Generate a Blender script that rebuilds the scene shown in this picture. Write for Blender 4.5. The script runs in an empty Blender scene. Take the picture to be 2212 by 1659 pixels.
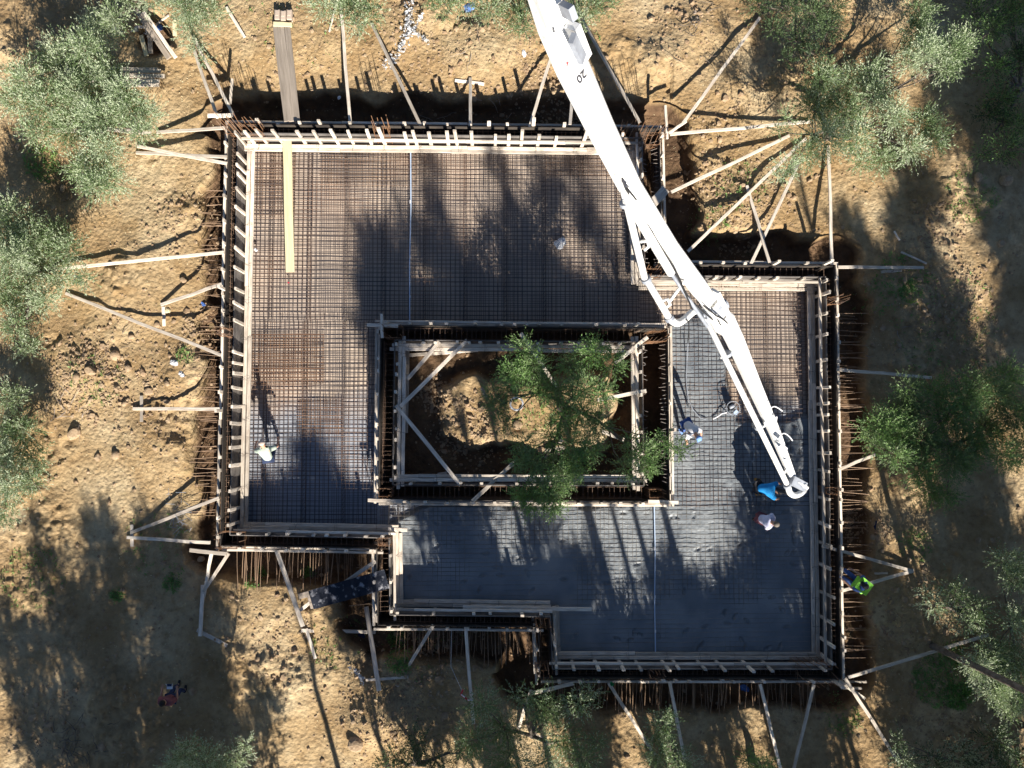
import bpy, math, random
import numpy as np
from mathutils import Vector, Matrix
random.seed(7)
RS = np.random.RandomState(11)
PI = math.pi
R = math.radians
S = bpy.context.scene
COL = S.collection

# ------------------------------------------------------------------ camera
# measured on a 2212 x 1659 view of the photograph: focal length, nadir point
CAMH = 28.0
F = 1680.0
NU, NV = 1061.0, 915.0
CU, CV = 1106.0, 829.5
nad = Vector(((NU - CU) / F, -(NV - CV) / F, -1.0)).normalized()
ROT = nad.rotation_difference(Vector((0, 0, -1))).to_matrix()
cam_data = bpy.data.cameras.new('camera')
cam_data.sensor_width = 36.0
cam_data.lens = F / 2212.0 * 36.0
cam_data.clip_end = 2000.0
cam = bpy.data.objects.new('camera', cam_data)
cam.matrix_world = Matrix.Translation((0, 0, CAMH)) @ ROT.to_4x4()
COL.objects.link(cam)
S.camera = cam
RM = np.array([[ROT[i][j] for j in range(3)] for i in range(3)])

def P(u, v, z=0.0):
    """world point at height z seen at measured position (u, v)"""
    d = RM @ np.array(((u - CU) / F, -(v - CV) / F, -1.0))
    t = (CAMH - z) / -d[2]
    return Vector((d[0] * t, d[1] * t, z))

def UV(X, Y, Z):
    p = np.stack([X, Y, np.asarray(Z) - CAMH + 0 * X], 0)
    q = np.tensordot(RM.T, p, 1)
    return CU + F * q[0] / -q[2], CV - F * q[1] / -q[2]

# ------------------------------------------------------------------ sun, sky, exposure
SUN_EL = R(30.0)
SHX, SHY = -0.25, 0.968                      # shadows fall this way on the ground
w = bpy.data.worlds.new("World")
S.world = w
w.use_nodes = True
nt = w.node_tree
sky = nt.nodes.new('ShaderNodeTexSky')
sky.sky_type = 'NISHITA'
sky.sun_disc = False
sky.air_density = 0.65
sky.dust_density = 0.1
sky.ozone_density = 2.0
sky.sun_elevation = SUN_EL
sky.sun_rotation = math.atan2(-SHX, -SHY)
nt.links.new(sky.outputs[0], nt.nodes['Background'].inputs[0])
nt.nodes['Background'].inputs[1].default_value = 0.05
sd = bpy.data.lights.new('sun', 'SUN')
sd.energy = 5.0
sd.angle = R(0.5)
sd.color = (1.0, 0.93, 0.83)
so = bpy.data.objects.new('sun', sd)
dv = Vector((SHX * math.cos(SUN_EL), SHY * math.cos(SUN_EL), -math.sin(SUN_EL)))
so.rotation_euler = dv.to_track_quat('-Z', 'Y').to_euler()
so.location = (0, -20, 30)
COL.objects.link(so)
S.view_settings.view_transform = 'Standard'
S.view_settings.look = 'None'
S.view_settings.exposure = 1.12
S.view_settings.gamma = 1.0

# ------------------------------------------------------------------ noise
_LAT = RS.rand(512, 512)
def vnoise(x, y, s=1.0, off=0):
    x = np.asarray(x, float) / s + 37.3 * (off + 1)
    y = np.asarray(y, float) / s + 91.7 * (off + 1)
    xi = np.floor(x).astype(int); yi = np.floor(y).astype(int)
    fx = x - xi; fy = y - yi
    fx = fx * fx * (3 - 2 * fx); fy = fy * fy * (3 - 2 * fy)
    a = _LAT[xi % 512, yi % 512]; b = _LAT[(xi + 1) % 512, yi % 512]
    c = _LAT[xi % 512, (yi + 1) % 512]; d = _LAT[(xi + 1) % 512, (yi + 1) % 512]
    return (a * (1 - fx) + b * fx) * (1 - fy) + (c * (1 - fx) + d * fx) * fy
def fbm(x, y, s, o=4, off=0):
    t = 0; a = 0.5
    for k in range(o):
        t = t + a * vnoise(x, y, s / 2 ** k, off + k); a *= 0.5
    return t
def sstep(a, b, x):
    t = np.clip((x - a) / (b - a), 0, 1)
    return t * t * (3 - 2 * t)

# ------------------------------------------------------------------ materials
def mat(name, col, rough=0.8, col2=None, scale=8.0, detail=6.0, bump=0.0, bscale=None, metal=0.0,
        rnd=0.0, stretch=None, lo=0.35, hi=0.65, spec=0.3, dist=0.02):
    m = bpy.data.materials.new(name); m.use_nodes = True
    t = m.node_tree; b = t.nodes['Principled BSDF']
    b.inputs['Roughness'].default_value = rough
    b.inputs['Metallic'].default_value = metal
    b.inputs['Specular IOR Level'].default_value = spec
    b.inputs['Base Color'].default_value = (*col, 1)
    tc = t.nodes.new('ShaderNodeTexCoord'); mp = t.nodes.new('ShaderNodeMapping')
    t.links.new(tc.outputs['Object'], mp.inputs[0])
    if stretch: mp.inputs['Scale'].default_value = stretch
    oi = t.nodes.new('ShaderNodeObjectInfo')
    out = None
    if col2:
        n = t.nodes.new('ShaderNodeTexNoise'); n.noise_dimensions = '4D'
        n.inputs['Scale'].default_value = scale; n.inputs['Detail'].default_value = detail
        t.links.new(mp.outputs[0], n.inputs['Vector'])
        mu = t.nodes.new('ShaderNodeMath'); mu.operation = 'MULTIPLY'; mu.inputs[1].default_value = 30
        t.links.new(oi.outputs['Random'], mu.inputs[0]); t.links.new(mu.outputs[0], n.inputs['W'])
        r = t.nodes.new('ShaderNodeValToRGB')
        r.color_ramp.elements[0].position = lo; r.color_ramp.elements[1].position = hi
        r.color_ramp.elements[0].color = (*col, 1); r.color_ramp.elements[1].color = (*col2, 1)
        t.links.new(n.outputs[0], r.inputs[0]); out = r.outputs[0]
    if rnd > 0:
        h = t.nodes.new('ShaderNodeHueSaturation')
        mr = t.nodes.new('ShaderNodeMapRange')
        mr.inputs[3].default_value = 1 - rnd; mr.inputs[4].default_value = 1 + rnd
        t.links.new(oi.outputs['Random'], mr.inputs[0]); t.links.new(mr.outputs[0], h.inputs['Value'])
        if out: t.links.new(out, h.inputs['Color'])
        else: h.inputs['Color'].default_value = (*col, 1)
        out = h.outputs[0]
    if out: t.links.new(out, b.inputs['Base Color'])
    if bump > 0:
        n2 = t.nodes.new('ShaderNodeTexNoise'); n2.inputs['Scale'].default_value = bscale or scale * 3
        n2.inputs['Detail'].default_value = 8
        t.links.new(mp.outputs[0], n2.inputs['Vector'])
        bp = t.nodes.new('ShaderNodeBump'); bp.inputs['Strength'].default_value = bump
        bp.inputs['Distance'].default_value = dist
        t.links.new(n2.outputs[0], bp.inputs['Height']); t.links.new(bp.outputs[0], b.inputs['Normal'])
    return m

M = {}
M['wood'] = mat('weathered_timber', (0.78, 0.70, 0.59), 0.85, (0.50, 0.42, 0.34), 3.0, 8, 0.4, 12, rnd=0.34, stretch=(0.9, 7, 7), lo=0.34, hi=0.66)
M['plank'] = mat('fresh_plank', (0.74, 0.66, 0.44), 0.8, (0.66, 0.56, 0.34), 2.0, 8, 0.3, 10, rnd=0.1, stretch=(0.6, 10, 10))
M['oldplank'] = mat('grey_plank', (0.44, 0.37, 0.30), 0.9, (0.30, 0.25, 0.20), 2.0, 8, 0.4, 10, rnd=0.15, stretch=(0.6, 10, 10))
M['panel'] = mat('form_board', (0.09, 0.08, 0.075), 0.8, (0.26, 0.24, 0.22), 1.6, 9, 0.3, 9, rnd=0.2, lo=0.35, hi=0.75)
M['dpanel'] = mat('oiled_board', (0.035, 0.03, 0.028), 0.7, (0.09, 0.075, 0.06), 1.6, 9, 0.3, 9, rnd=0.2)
M['hook'] = mat('grey_steel_bar', (0.30, 0.27, 0.25), 0.6, (0.20, 0.15, 0.12), 1.0, 4)
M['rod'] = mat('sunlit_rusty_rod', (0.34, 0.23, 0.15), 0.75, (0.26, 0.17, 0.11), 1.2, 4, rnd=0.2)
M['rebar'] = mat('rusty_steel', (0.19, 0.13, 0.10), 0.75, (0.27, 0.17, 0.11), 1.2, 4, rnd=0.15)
M['steel'] = mat('dark_steel_bar', (0.085, 0.072, 0.072), 0.6, (0.24, 0.145, 0.095), 0.35, 5, metal=0.0, lo=0.48, hi=0.68)
M['rust'] = mat('orange_rust', (0.30, 0.16, 0.08), 0.85, (0.22, 0.12, 0.07), 3.0, 4, rnd=0.15)
M['conc'] = mat('fresh_concrete', (0.265, 0.285, 0.295), 0.34, (0.155, 0.175, 0.195), 0.9, 12, 0.5, 30, spec=0.5, dist=0.03)
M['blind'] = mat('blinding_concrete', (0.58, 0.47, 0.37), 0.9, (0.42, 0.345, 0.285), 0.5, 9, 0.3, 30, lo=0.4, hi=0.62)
M['white'] = mat('white_paint', (0.82, 0.82, 0.80), 0.4, (0.42, 0.40, 0.36), 7.0, 12, 0.15, 20, spec=0.5, lo=0.60, hi=0.74)
M['grey'] = mat('grey_steel', (0.34, 0.37, 0.42), 0.5, (0.24, 0.26, 0.30), 6, 5, spec=0.5)
M['black'] = mat('black_rubber', (0.02, 0.02, 0.022), 0.6)
M['ink'] = mat('black_marking', (0.05, 0.05, 0.06), 0.7)
M['redp'] = mat('red_marking', (0.45, 0.05, 0.06), 0.6)
M['bark'] = mat('olive_bark', (0.20, 0.17, 0.14), 0.9, (0.10, 0.08, 0.065), 6, 8, 0.8, 10)
M['deadb'] = mat('pale_dead_wood', (0.42, 0.36, 0.30), 0.9, (0.25, 0.2, 0.17), 6, 8, 0.8, 10)
M['rock'] = mat('pale_stone', (0.44, 0.33, 0.21), 0.9, (0.30, 0.20, 0.12), 5, 8, 0.6, 12, rnd=0.15)
M['tarp'] = mat('black_felt', (0.012, 0.016, 0.028), 0.7, (0.26, 0.26, 0.28), 5.0, 14, 0.5, 20, lo=0.54, hi=0.64)
M['skin'] = mat('skin', (0.50, 0.28, 0.19), 0.6)
M['bluepipe'] = mat('pale_blue_plastic', (0.50, 0.62, 0.80), 0.4)
M['whitepl'] = mat('white_plastic', (0.78, 0.78, 0.80), 0.5)
M['bluepl'] = mat('blue_plastic', (0.10, 0.22, 0.60), 0.5)
M['greenpl'] = mat('green_plastic', (0.02, 0.38, 0.12), 0.4)
M['redpl'] = mat('red_tape', (0.55, 0.03, 0.06), 0.6)
M['clear'] = mat('crumpled_sheet', (0.45, 0.47, 0.50), 0.3, (0.62, 0.62, 0.62), 6, 6, 0.8, 12, spec=0.6)

def leafmat(name, c1, c2, sc=1.1):
    m = mat(name, c1, 0.55, c2, sc, 6, lo=0.35, hi=0.65, rnd=0.1, spec=0.4)
    t = m.node_tree; b = t.nodes['Principled BSDF']
    tr = t.nodes.new('ShaderNodeBsdfTranslucent'); tr.inputs[0].default_value = (c2[0] * 1.1, c2[1] * 1.3, c2[2] * 0.8, 1)
    mx = t.nodes.new('ShaderNodeMixShader'); mx.inputs[0].default_value = 0.22
    o = t.nodes['Material Output']
    t.links.new(b.outputs[0], mx.inputs[1]); t.links.new(tr.outputs[0], mx.inputs[2]); t.links.new(mx.outputs[0], o.inputs[0])
    return m
M['leafA'] = leafmat('olive_leaf_green', (0.12, 0.18, 0.075), (0.19, 0.26, 0.12))
M['leafB'] = leafmat('olive_leaf_silver', (0.33, 0.39, 0.25), (0.47, 0.52, 0.37))
M['leafC'] = leafmat('fresh_leaf', (0.13, 0.25, 0.06), (0.22, 0.36, 0.12))
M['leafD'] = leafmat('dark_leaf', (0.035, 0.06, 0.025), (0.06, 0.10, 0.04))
def cloth(name, c): return mat(name, c, 0.85, tuple(min(1, x * 0.8) for x in c), 6, 5, 0.4, 14)
M['sage'] = cloth('sage_cotton', (0.48, 0.56, 0.47)); M['navy'] = cloth('navy_cotton', (0.03, 0.045, 0.10))
M['azure'] = cloth('azure_cotton', (0.02, 0.30, 0.72)); M['whitec'] = cloth('white_cotton', (0.62, 0.63, 0.80))
M['denim'] = cloth('denim', (0.06, 0.12, 0.34)); M['lime'] = cloth('lime_vest', (0.32, 0.85, 0.10))
M['maroon'] = cloth('maroon_cotton', (0.22, 0.08, 0.09)); M['tan'] = cloth('tan_rubber', (0.42, 0.24, 0.06))
M['hairk'] = mat('dark_hair', (0.012, 0.010, 0.010), 0.6); M['hairg'] = mat('grey_hair', (0.14, 0.12, 0.10), 0.7)
M['khaki'] = cloth('khaki_cap', (0.30, 0.29, 0.12)); M['pinkc'] = cloth('cream_cap', (0.62, 0.50, 0.42))
M['blueb'] = cloth('blue_cap', (0.20, 0.36, 0.72)); M['teal'] = cloth('reflective_band', (0.35, 0.62, 0.58))
M['darkc'] = cloth('charcoal_cotton', (0.03, 0.03, 0.035))

# ------------------------------------------------------------------ object helpers
def link(name, me, m=None, parent=None, loc=None):
    o = bpy.data.objects.new(name, me)
    COL.objects.link(o)
    if m is not None:
        for x in (m if isinstance(m, (list, tuple)) else [m]): me.materials.append(x)
    if parent is not None: o.parent = parent
    if loc is not None: o.location = loc
    return o
def tag(o, label=None, cat=None, group=None, kind=None):
    if label: o['label'] = label
    if cat: o['category'] = cat
    if group: o['group'] = group
    if kind: o['kind'] = kind
    return o
def empty(name, loc, label, cat, group=None):
    o = bpy.data.objects.new(name, None); COL.objects.link(o); o.location = loc
    o.empty_display_size = 0.2
    return tag(o, label, cat, group)

def npmesh(name, V, Fc, mi=None, smooth=False):
    """V (n,3), Fc (m,k) quads or tris"""
    V = np.asarray(V, np.float32); Fc = np.asarray(Fc, np.int32)
    me = bpy.data.meshes.new(name)
    me.vertices.add(len(V)); me.vertices.foreach_set('co', V.ravel())
    k = Fc.shape[1]
    me.loops.add(Fc.size); me.loops.foreach_set('vertex_index', Fc.ravel())
    me.polygons.add(len(Fc))
    me.polygons.foreach_set('loop_start', np.arange(0, Fc.size, k, dtype=np.int32))
    if mi is not None: me.polygons.foreach_set('material_index', np.asarray(mi, np.int32))
    me.polygons.foreach_set('use_smooth', np.full(len(Fc), smooth, dtype=bool))
    me.update(calc_edges=True)
    return me

class MB:
    """collects shapes, builds ONE mesh"""
    def __init__(s): s.v = []; s.f = []
    def add(s, vs, fs):
        n = len(s.v); s.v += [tuple(x) for x in vs]; s.f += [tuple(n + i for i in f) for f in fs]
    def beam(s, a, b, w, h, up=(0, 0, 1), taper=1.0):
        a = Vector(a); b = Vector(b); d = (b - a).normalized(); up = Vector(up)
        if abs(d.dot(up)) > 0.98: up = Vector((0, 1, 0))
        x = d.cross(up).normalized(); y = x.cross(d)
        vs = []
        for p, t in ((a, 1), (b, taper)):
            for sx, sy in ((-1, -1), (1, -1), (1, 1), (-1, 1)):
                vs.append(p + x * sx * w / 2 * t + y * sy * h / 2 * t)
        s.add(vs, [(3, 2, 1, 0), (4, 5, 6, 7), (0, 1, 5, 4), (1, 2, 6, 5), (2, 3, 7, 6), (3, 0, 4, 7)])
    def tube(s, pts, r, n=6, cap=True):
        pts = [Vector(p) for p in pts]
        rs = r if isinstance(r, (list, tuple)) else [r] * len(pts)
        vs = []; fs = []; ref = None
        for i, p in enumerate(pts):
            d = (pts[min(i + 1, len(pts) - 1)] - pts[max(i - 1, 0)]).normalized()
            if ref is None:
                ref = Vector((0, 0, 1)) if abs(d.z) < 0.9 else Vector((1, 0, 0))
            x = d.cross(ref).normalized(); y = x.cross(d).normalized(); ref = y
            for k in range(n):
                a = 2 * PI * k / n
                vs.append(p + (x * math.cos(a) + y * math.sin(a)) * rs[i])
        for i in range(len(pts) - 1):
            for k in range(n):
                k2 = (k + 1) % n
                fs.append((i * n + k, i * n + k2, (i + 1) * n + k2, (i + 1) * n + k))
        if cap:
            fs.append(tuple(range(n - 1, -1, -1))); fs.append(tuple((len(pts) - 1) * n + k for k in range(n)))
        s.add(vs, fs)
    def cyl(s, a, b, r, n=12): s.tube([a, b], r, n)
    def ball(s, c, r, nu=10, nv=7, jit=0.0):
        c = Vector(c); r = Vector(r) if not isinstance(r, (int, float)) else Vector((r, r, r))
        vs = [c + Vector((0, 0, -r.z))]
        for j in range(1, nv):
            ph = -PI / 2 + PI * j / nv
            for i in range(nu):
                a = 2 * PI * i / nu; q = 1 + random.uniform(-jit, jit)
                vs.append(c + Vector((r.x * math.cos(ph) * math.cos(a), r.y * math.cos(ph) * math.sin(a), r.z * math.sin(ph))) * 1.0 * q + c * (0))
        vs.append(c + Vector((0, 0, r.z)))
        fs = []
        for i in range(nu): fs.append((0, 1 + (i + 1) % nu, 1 + i))
        for j in range(nv - 2):
            for i in range(nu):
                a = 1 + j * nu + i; b = 1 + j * nu + (i + 1) % nu
                fs.append((a, b, b + nu, a + nu))
        t = len(vs) - 1; o = 1 + (nv - 2) * nu
        for i in range(nu): fs.append((o + i, o + (i + 1) % nu, t))
        s.add(vs, fs)
    def build(s, name, m, parent=None, smooth=False, base=None):
        me = bpy.data.meshes.new(name)
        off = Vector((0, 0, 0))
        if parent is not None: off = parent.matrix_basis.translation if parent.parent is None else parent.matrix_basis.translation + parent.parent.matrix_basis.translation
        loc = Vector((0, 0, 0))
        if base is not None: loc = Vector(base); off = off + loc
        elif parent is None:
            c = Vector((0, 0, 0))
            for q in s.v: c += Vector(q)
            loc = c / len(s.v); loc.z = min(q[2] for q in s.v); off = loc
        me.from_pydata([tuple(Vector(q) - off) for q in s.v], [], s.f)
        if smooth: me.polygons.foreach_set('use_smooth', [True] * len(me.polygons))
        me.update()
        o = link(name, me, m, parent)
        o.location = loc
        return o

def timber(name, a, b, w, h, m, parent=None, up=(0, 0, 1), wob=0.012, segs=4):
    """one board as an object of its own, local X runs along the board, slightly warped, chamfered"""
    a = Vector(a); b = Vector(b); L = (b - a).length; d = (b - a) / L; up = Vector(up)
    if abs(d.dot(up)) > 0.98: up = Vector((0, 1, 0)) if abs(d.y) < 0.9 else Vector((1, 0, 0))
    y = up.cross(d).normalized(); z = d.cross(y).normalized()
    c = min(w, h) * 0.12
    ring = [(-w/2 + c, -h/2), (w/2 - c, -h/2), (w/2, -h/2 + c), (w/2, h/2 - c), (w/2 - c, h/2), (-w/2 + c, h/2), (-w/2, h/2 - c), (-w/2, -h/2 + c)]
    vs = []; fs = []
    tw = random.uniform(-0.04, 0.04)
    for i in range(segs + 1):
        t = i / segs
        oy = math.sin(t * PI) * random.uniform(-wob, wob); oz = math.sin(t * PI) * random.uniform(-wob, wob) * 0.5
        ct, st = math.cos(tw * t), math.sin(tw * t)
        for (p, q) in ring:
            vs.append((L * t, p * ct - q * st + oy, p * st + q * ct + oz))
    for i in range(segs):
        for k in range(8):
            k2 = (k + 1) % 8
            fs.append((i * 8 + k, i * 8 + k2, (i + 1) * 8 + k2, (i + 1) * 8 + k))
    fs.append(tuple(range(7, -1, -1))); fs.append(tuple(segs * 8 + k for k in range(8)))
    me = bpy.data.meshes.new(name); me.from_pydata(vs, [], fs); me.update()
    o = link(name, me, m, parent)
    mt = Matrix((( d.x, y.x, z.x, a.x), (d.y, y.y, z.y, a.y), (d.z, y.z, z.z, a.z), (0, 0, 0, 1)))
    if parent is not None:
        off = parent.matrix_basis.translation
        mt = Matrix.Translation(-off) @ mt
    o.matrix_basis = mt
    return o

# ------------------------------------------------------------------ plan of the works
# inner form lines, measured at z = 0.4 (corners clockwise from the north-west)
IN = [P(*q, 0.4).xy for q in [(527, 303), (1379, 312), (1385, 603), (1766, 606), (1779, 1433), (1190, 1432), (1186, 1322), (848, 1318), (846, 1156), (511, 1150)]]
GAP = [0.30, 0.62, 0.38, 0.30, 0.30, 0.42, 0.34, 0.42, 0.36, 0.30]   # form gap for each edge
def offset_poly(poly, offs):
    n = len(poly); lines = []
    for i in range(n):
        a = Vector(poly[i]); b = Vector(poly[(i + 1) % n]); d = (b - a).normalized()
        nrm = Vector((-d.y, d.x))          # clockwise order: left of travel is outside
        lines.append((a + nrm * offs[i], d))
    out = []
    for i in range(n):
        p, d = lines[i - 1]; q, e = lines[i]
        cr = d.x * e.y - d.y * e.x
        t = ((q - p).x * e.y - (q - p).y * e.x) / cr
        out.append(p + d * t)
    return out
OUT = offset_poly(IN, GAP)
CYO = [P(*q, 1.15).xy for q in [(822, 702), (1443, 709), (1447, 1084), (818, 1080)]]   # slab side of the courtyard wall
CYI = [P(*q, 1.15).xy for q in [(852, 734), (1388, 738), (1392, 1050), (848, 1048)]]   # courtyard side

def inside(poly, X, Y):
    r = np.zeros(X.shape, bool); n = len(poly)
    for i in range(n):
        x1, y1 = poly[i]; x2, y2 = poly[(i + 1) % n]
        c = (y1 > Y) != (y2 > Y)
        with np.errstate(divide='ignore', invalid='ignore'):
            xx = (x2 - x1) * (Y - y1) / (y2 - y1 if y2 != y1 else 1e-9) + x1
        r ^= c & (X < xx)
    return r
def dist(poly, X, Y):
    best = np.full(X.shape, 1e9); nx = np.zeros(X.shape); ny = np.zeros(X.shape)
    n = len(poly)
    for i in range(n):
        x1, y1 = poly[i]; x2, y2 = poly[(i + 1) % n]
        dx, dy = x2 - x1, y2 - y1; L = dx * dx + dy * dy
        t = np.clip(((X - x1) * dx + (Y - y1) * dy) / L, 0, 1)
        d = np.hypot(X - x1 - t * dx, Y - y1 - t * dy)
        m = d < best
        best = np.where(m, d, best)
        l = math.sqrt(L)
        nx = np.where(m, -dy / l, nx); ny = np.where(m, dx / l, ny)
    return best, nx, ny

MOUNDS = [  # u, v, radius px, height
    (1040, 120, 95, 0.35), (1590, 190, 60, 0.2), (1440, 130, 70, 0.35), (1500, 60, 60, 0.25), (600, 110, 110, 0.12),
    (330, 520, 110, 0.25), (330, 650, 90, 0.2), (170, 800, 70, 0.35), (380, 800, 80, 0.2), (330, 950, 90, 0.2),
    (1600, 440, 90, 0.35), (1900, 620, 80, 0.25), (2060, 640, 90, 0.35), (2150, 520, 90, 0.3), (1890, 1150, 50, 0.3),
    (560, 1320, 100, 0.2), (640, 1500, 90, 0.35), (800, 1560, 80, 0.5), (900, 1460, 90, 0.25), (1000, 1440, 70, 0.2),
    (2060, 1500, 110, 0.3), (1960, 1300, 70, 0.25), (560, 1600, 90, 0.3), (2050, 340, 70, 0.2), (1200, 60, 60, 0.25), (860, 60, 60, 0.2)]
PITS = [(130, 400, 60, 0.3), (330, 75, 55, 0.6), (790, 1440, 40, 0.25), (1010, 25, 40, 0.3), (860, 1500, 40, 0.3)]
def ground_z(X, Y):
    X = np.asarray(X, float); Y = np.asarray(Y, float)
    u, v = UV(X, Y, 0.3)
    d, nx, ny = dist(OUT, X, Y)
    ins = inside(OUT, X, Y)
    wd = 0.95 + 0.0 * X
    wd = np.where(nx < -0.7, 0.86, wd); wd = np.where(ny < -0.7, 1.05, wd); wd = np.where(nx > 0.7, 1.15, wd)
    wd = np.where((ny > 0.7), 1.12, wd)
    wd = wd + 0.45 * (fbm(X, Y, 1.3, 5, 3) - 0.47) * 2 * 1.1
    top = 0.30 + 0.35 * (fbm(X, Y, 6.0, 3, 5) - 0.44)
    top = top - 0.2 * np.exp(-((v - 190) / 60.0) ** 2) * ((u > 440) & (u < 1450))
    for (a, b, r, h) in MOUNDS: top = top + h * np.exp(-((u - a) ** 2 + (v - b) ** 2) / (2 * (r * 0.55) ** 2))
    for (a, b, r, h) in PITS: top = top - h * np.exp(-(((u - a) ** 2 + (v - b) ** 2) / (2 * (r * 0.5) ** 2)) ** 1.6)
    rough = sstep(0.42, 0.6, fbm(X, Y, 2.6, 3, 9))
    clod = np.maximum(0, vnoise(X, Y, 0.22, 20) - 0.55) * 0.22 + np.maximum(0, vnoise(X, Y, 0.12, 22) - 0.5) * 0.14
    top = top + clod * (0.1 + rough) + (fbm(X, Y, 1.4, 3, 12) - 0.44) * (0.16 + 0.3 * rough) + (np.abs(fbm(X + 0.8 * vnoise(X, Y, 1.1, 30), Y + 0.8 * vnoise(X, Y, 1.3, 35), 2.2, 4, 16) - 0.44)) * 0.75 * rough + np.minimum(0, fbm(X, Y, 0.55, 3, 70) - 0.42) * 0.35 * rough
    slope = sstep(0.0, 0.42, d - wd)
    bot = -0.68 + 0.16 * (fbm(X, Y, 0.8, 4, 14) - 0.4) + 0.1 * sstep(0.4, 1.1, d)
    z = bot + (top - bot) * slope
    z = np.where(ins, -0.9, z)
    # courtyard
    ci = inside(CYI, X, Y); dc, _, _ = dist(CYI, X, Y)
    wc = 0.95 + 0.55 * sstep(1000, 930, u) + 1.5 * (fbm(X, Y, 1.7, 4, 31) - 0.46)
    md = 0.4 + 0.7 * (fbm(X, Y, 1.4, 4, 33) - 0.4) + clod * 0.5 + 0.3 * np.exp(-((u - 1180) ** 2 + (v - 880) ** 2) / (2 * 110 ** 2))
    cz = -0.2 + 0.12 * fbm(X, Y, 0.9, 3, 34) - 0.12 * np.exp(-((dc - wc + 0.1) / 0.16) ** 2) + md * sstep(0.0, 0.28 + 0.5 * vnoise(X, Y, 1.2, 36), dc - wc)
    z = np.where(ci, cz, z)
    return z
def gz(x, y): return float(ground_z(np.array([x]), np.array([y]))[0])
def PG(u, v, dz=0.0):
    z = 0.3
    for _ in range(4):
        p = P(u, v, z); z = gz(p.x, p.y)
    p = P(u, v, z); p.z = z + dz
    return p

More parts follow.
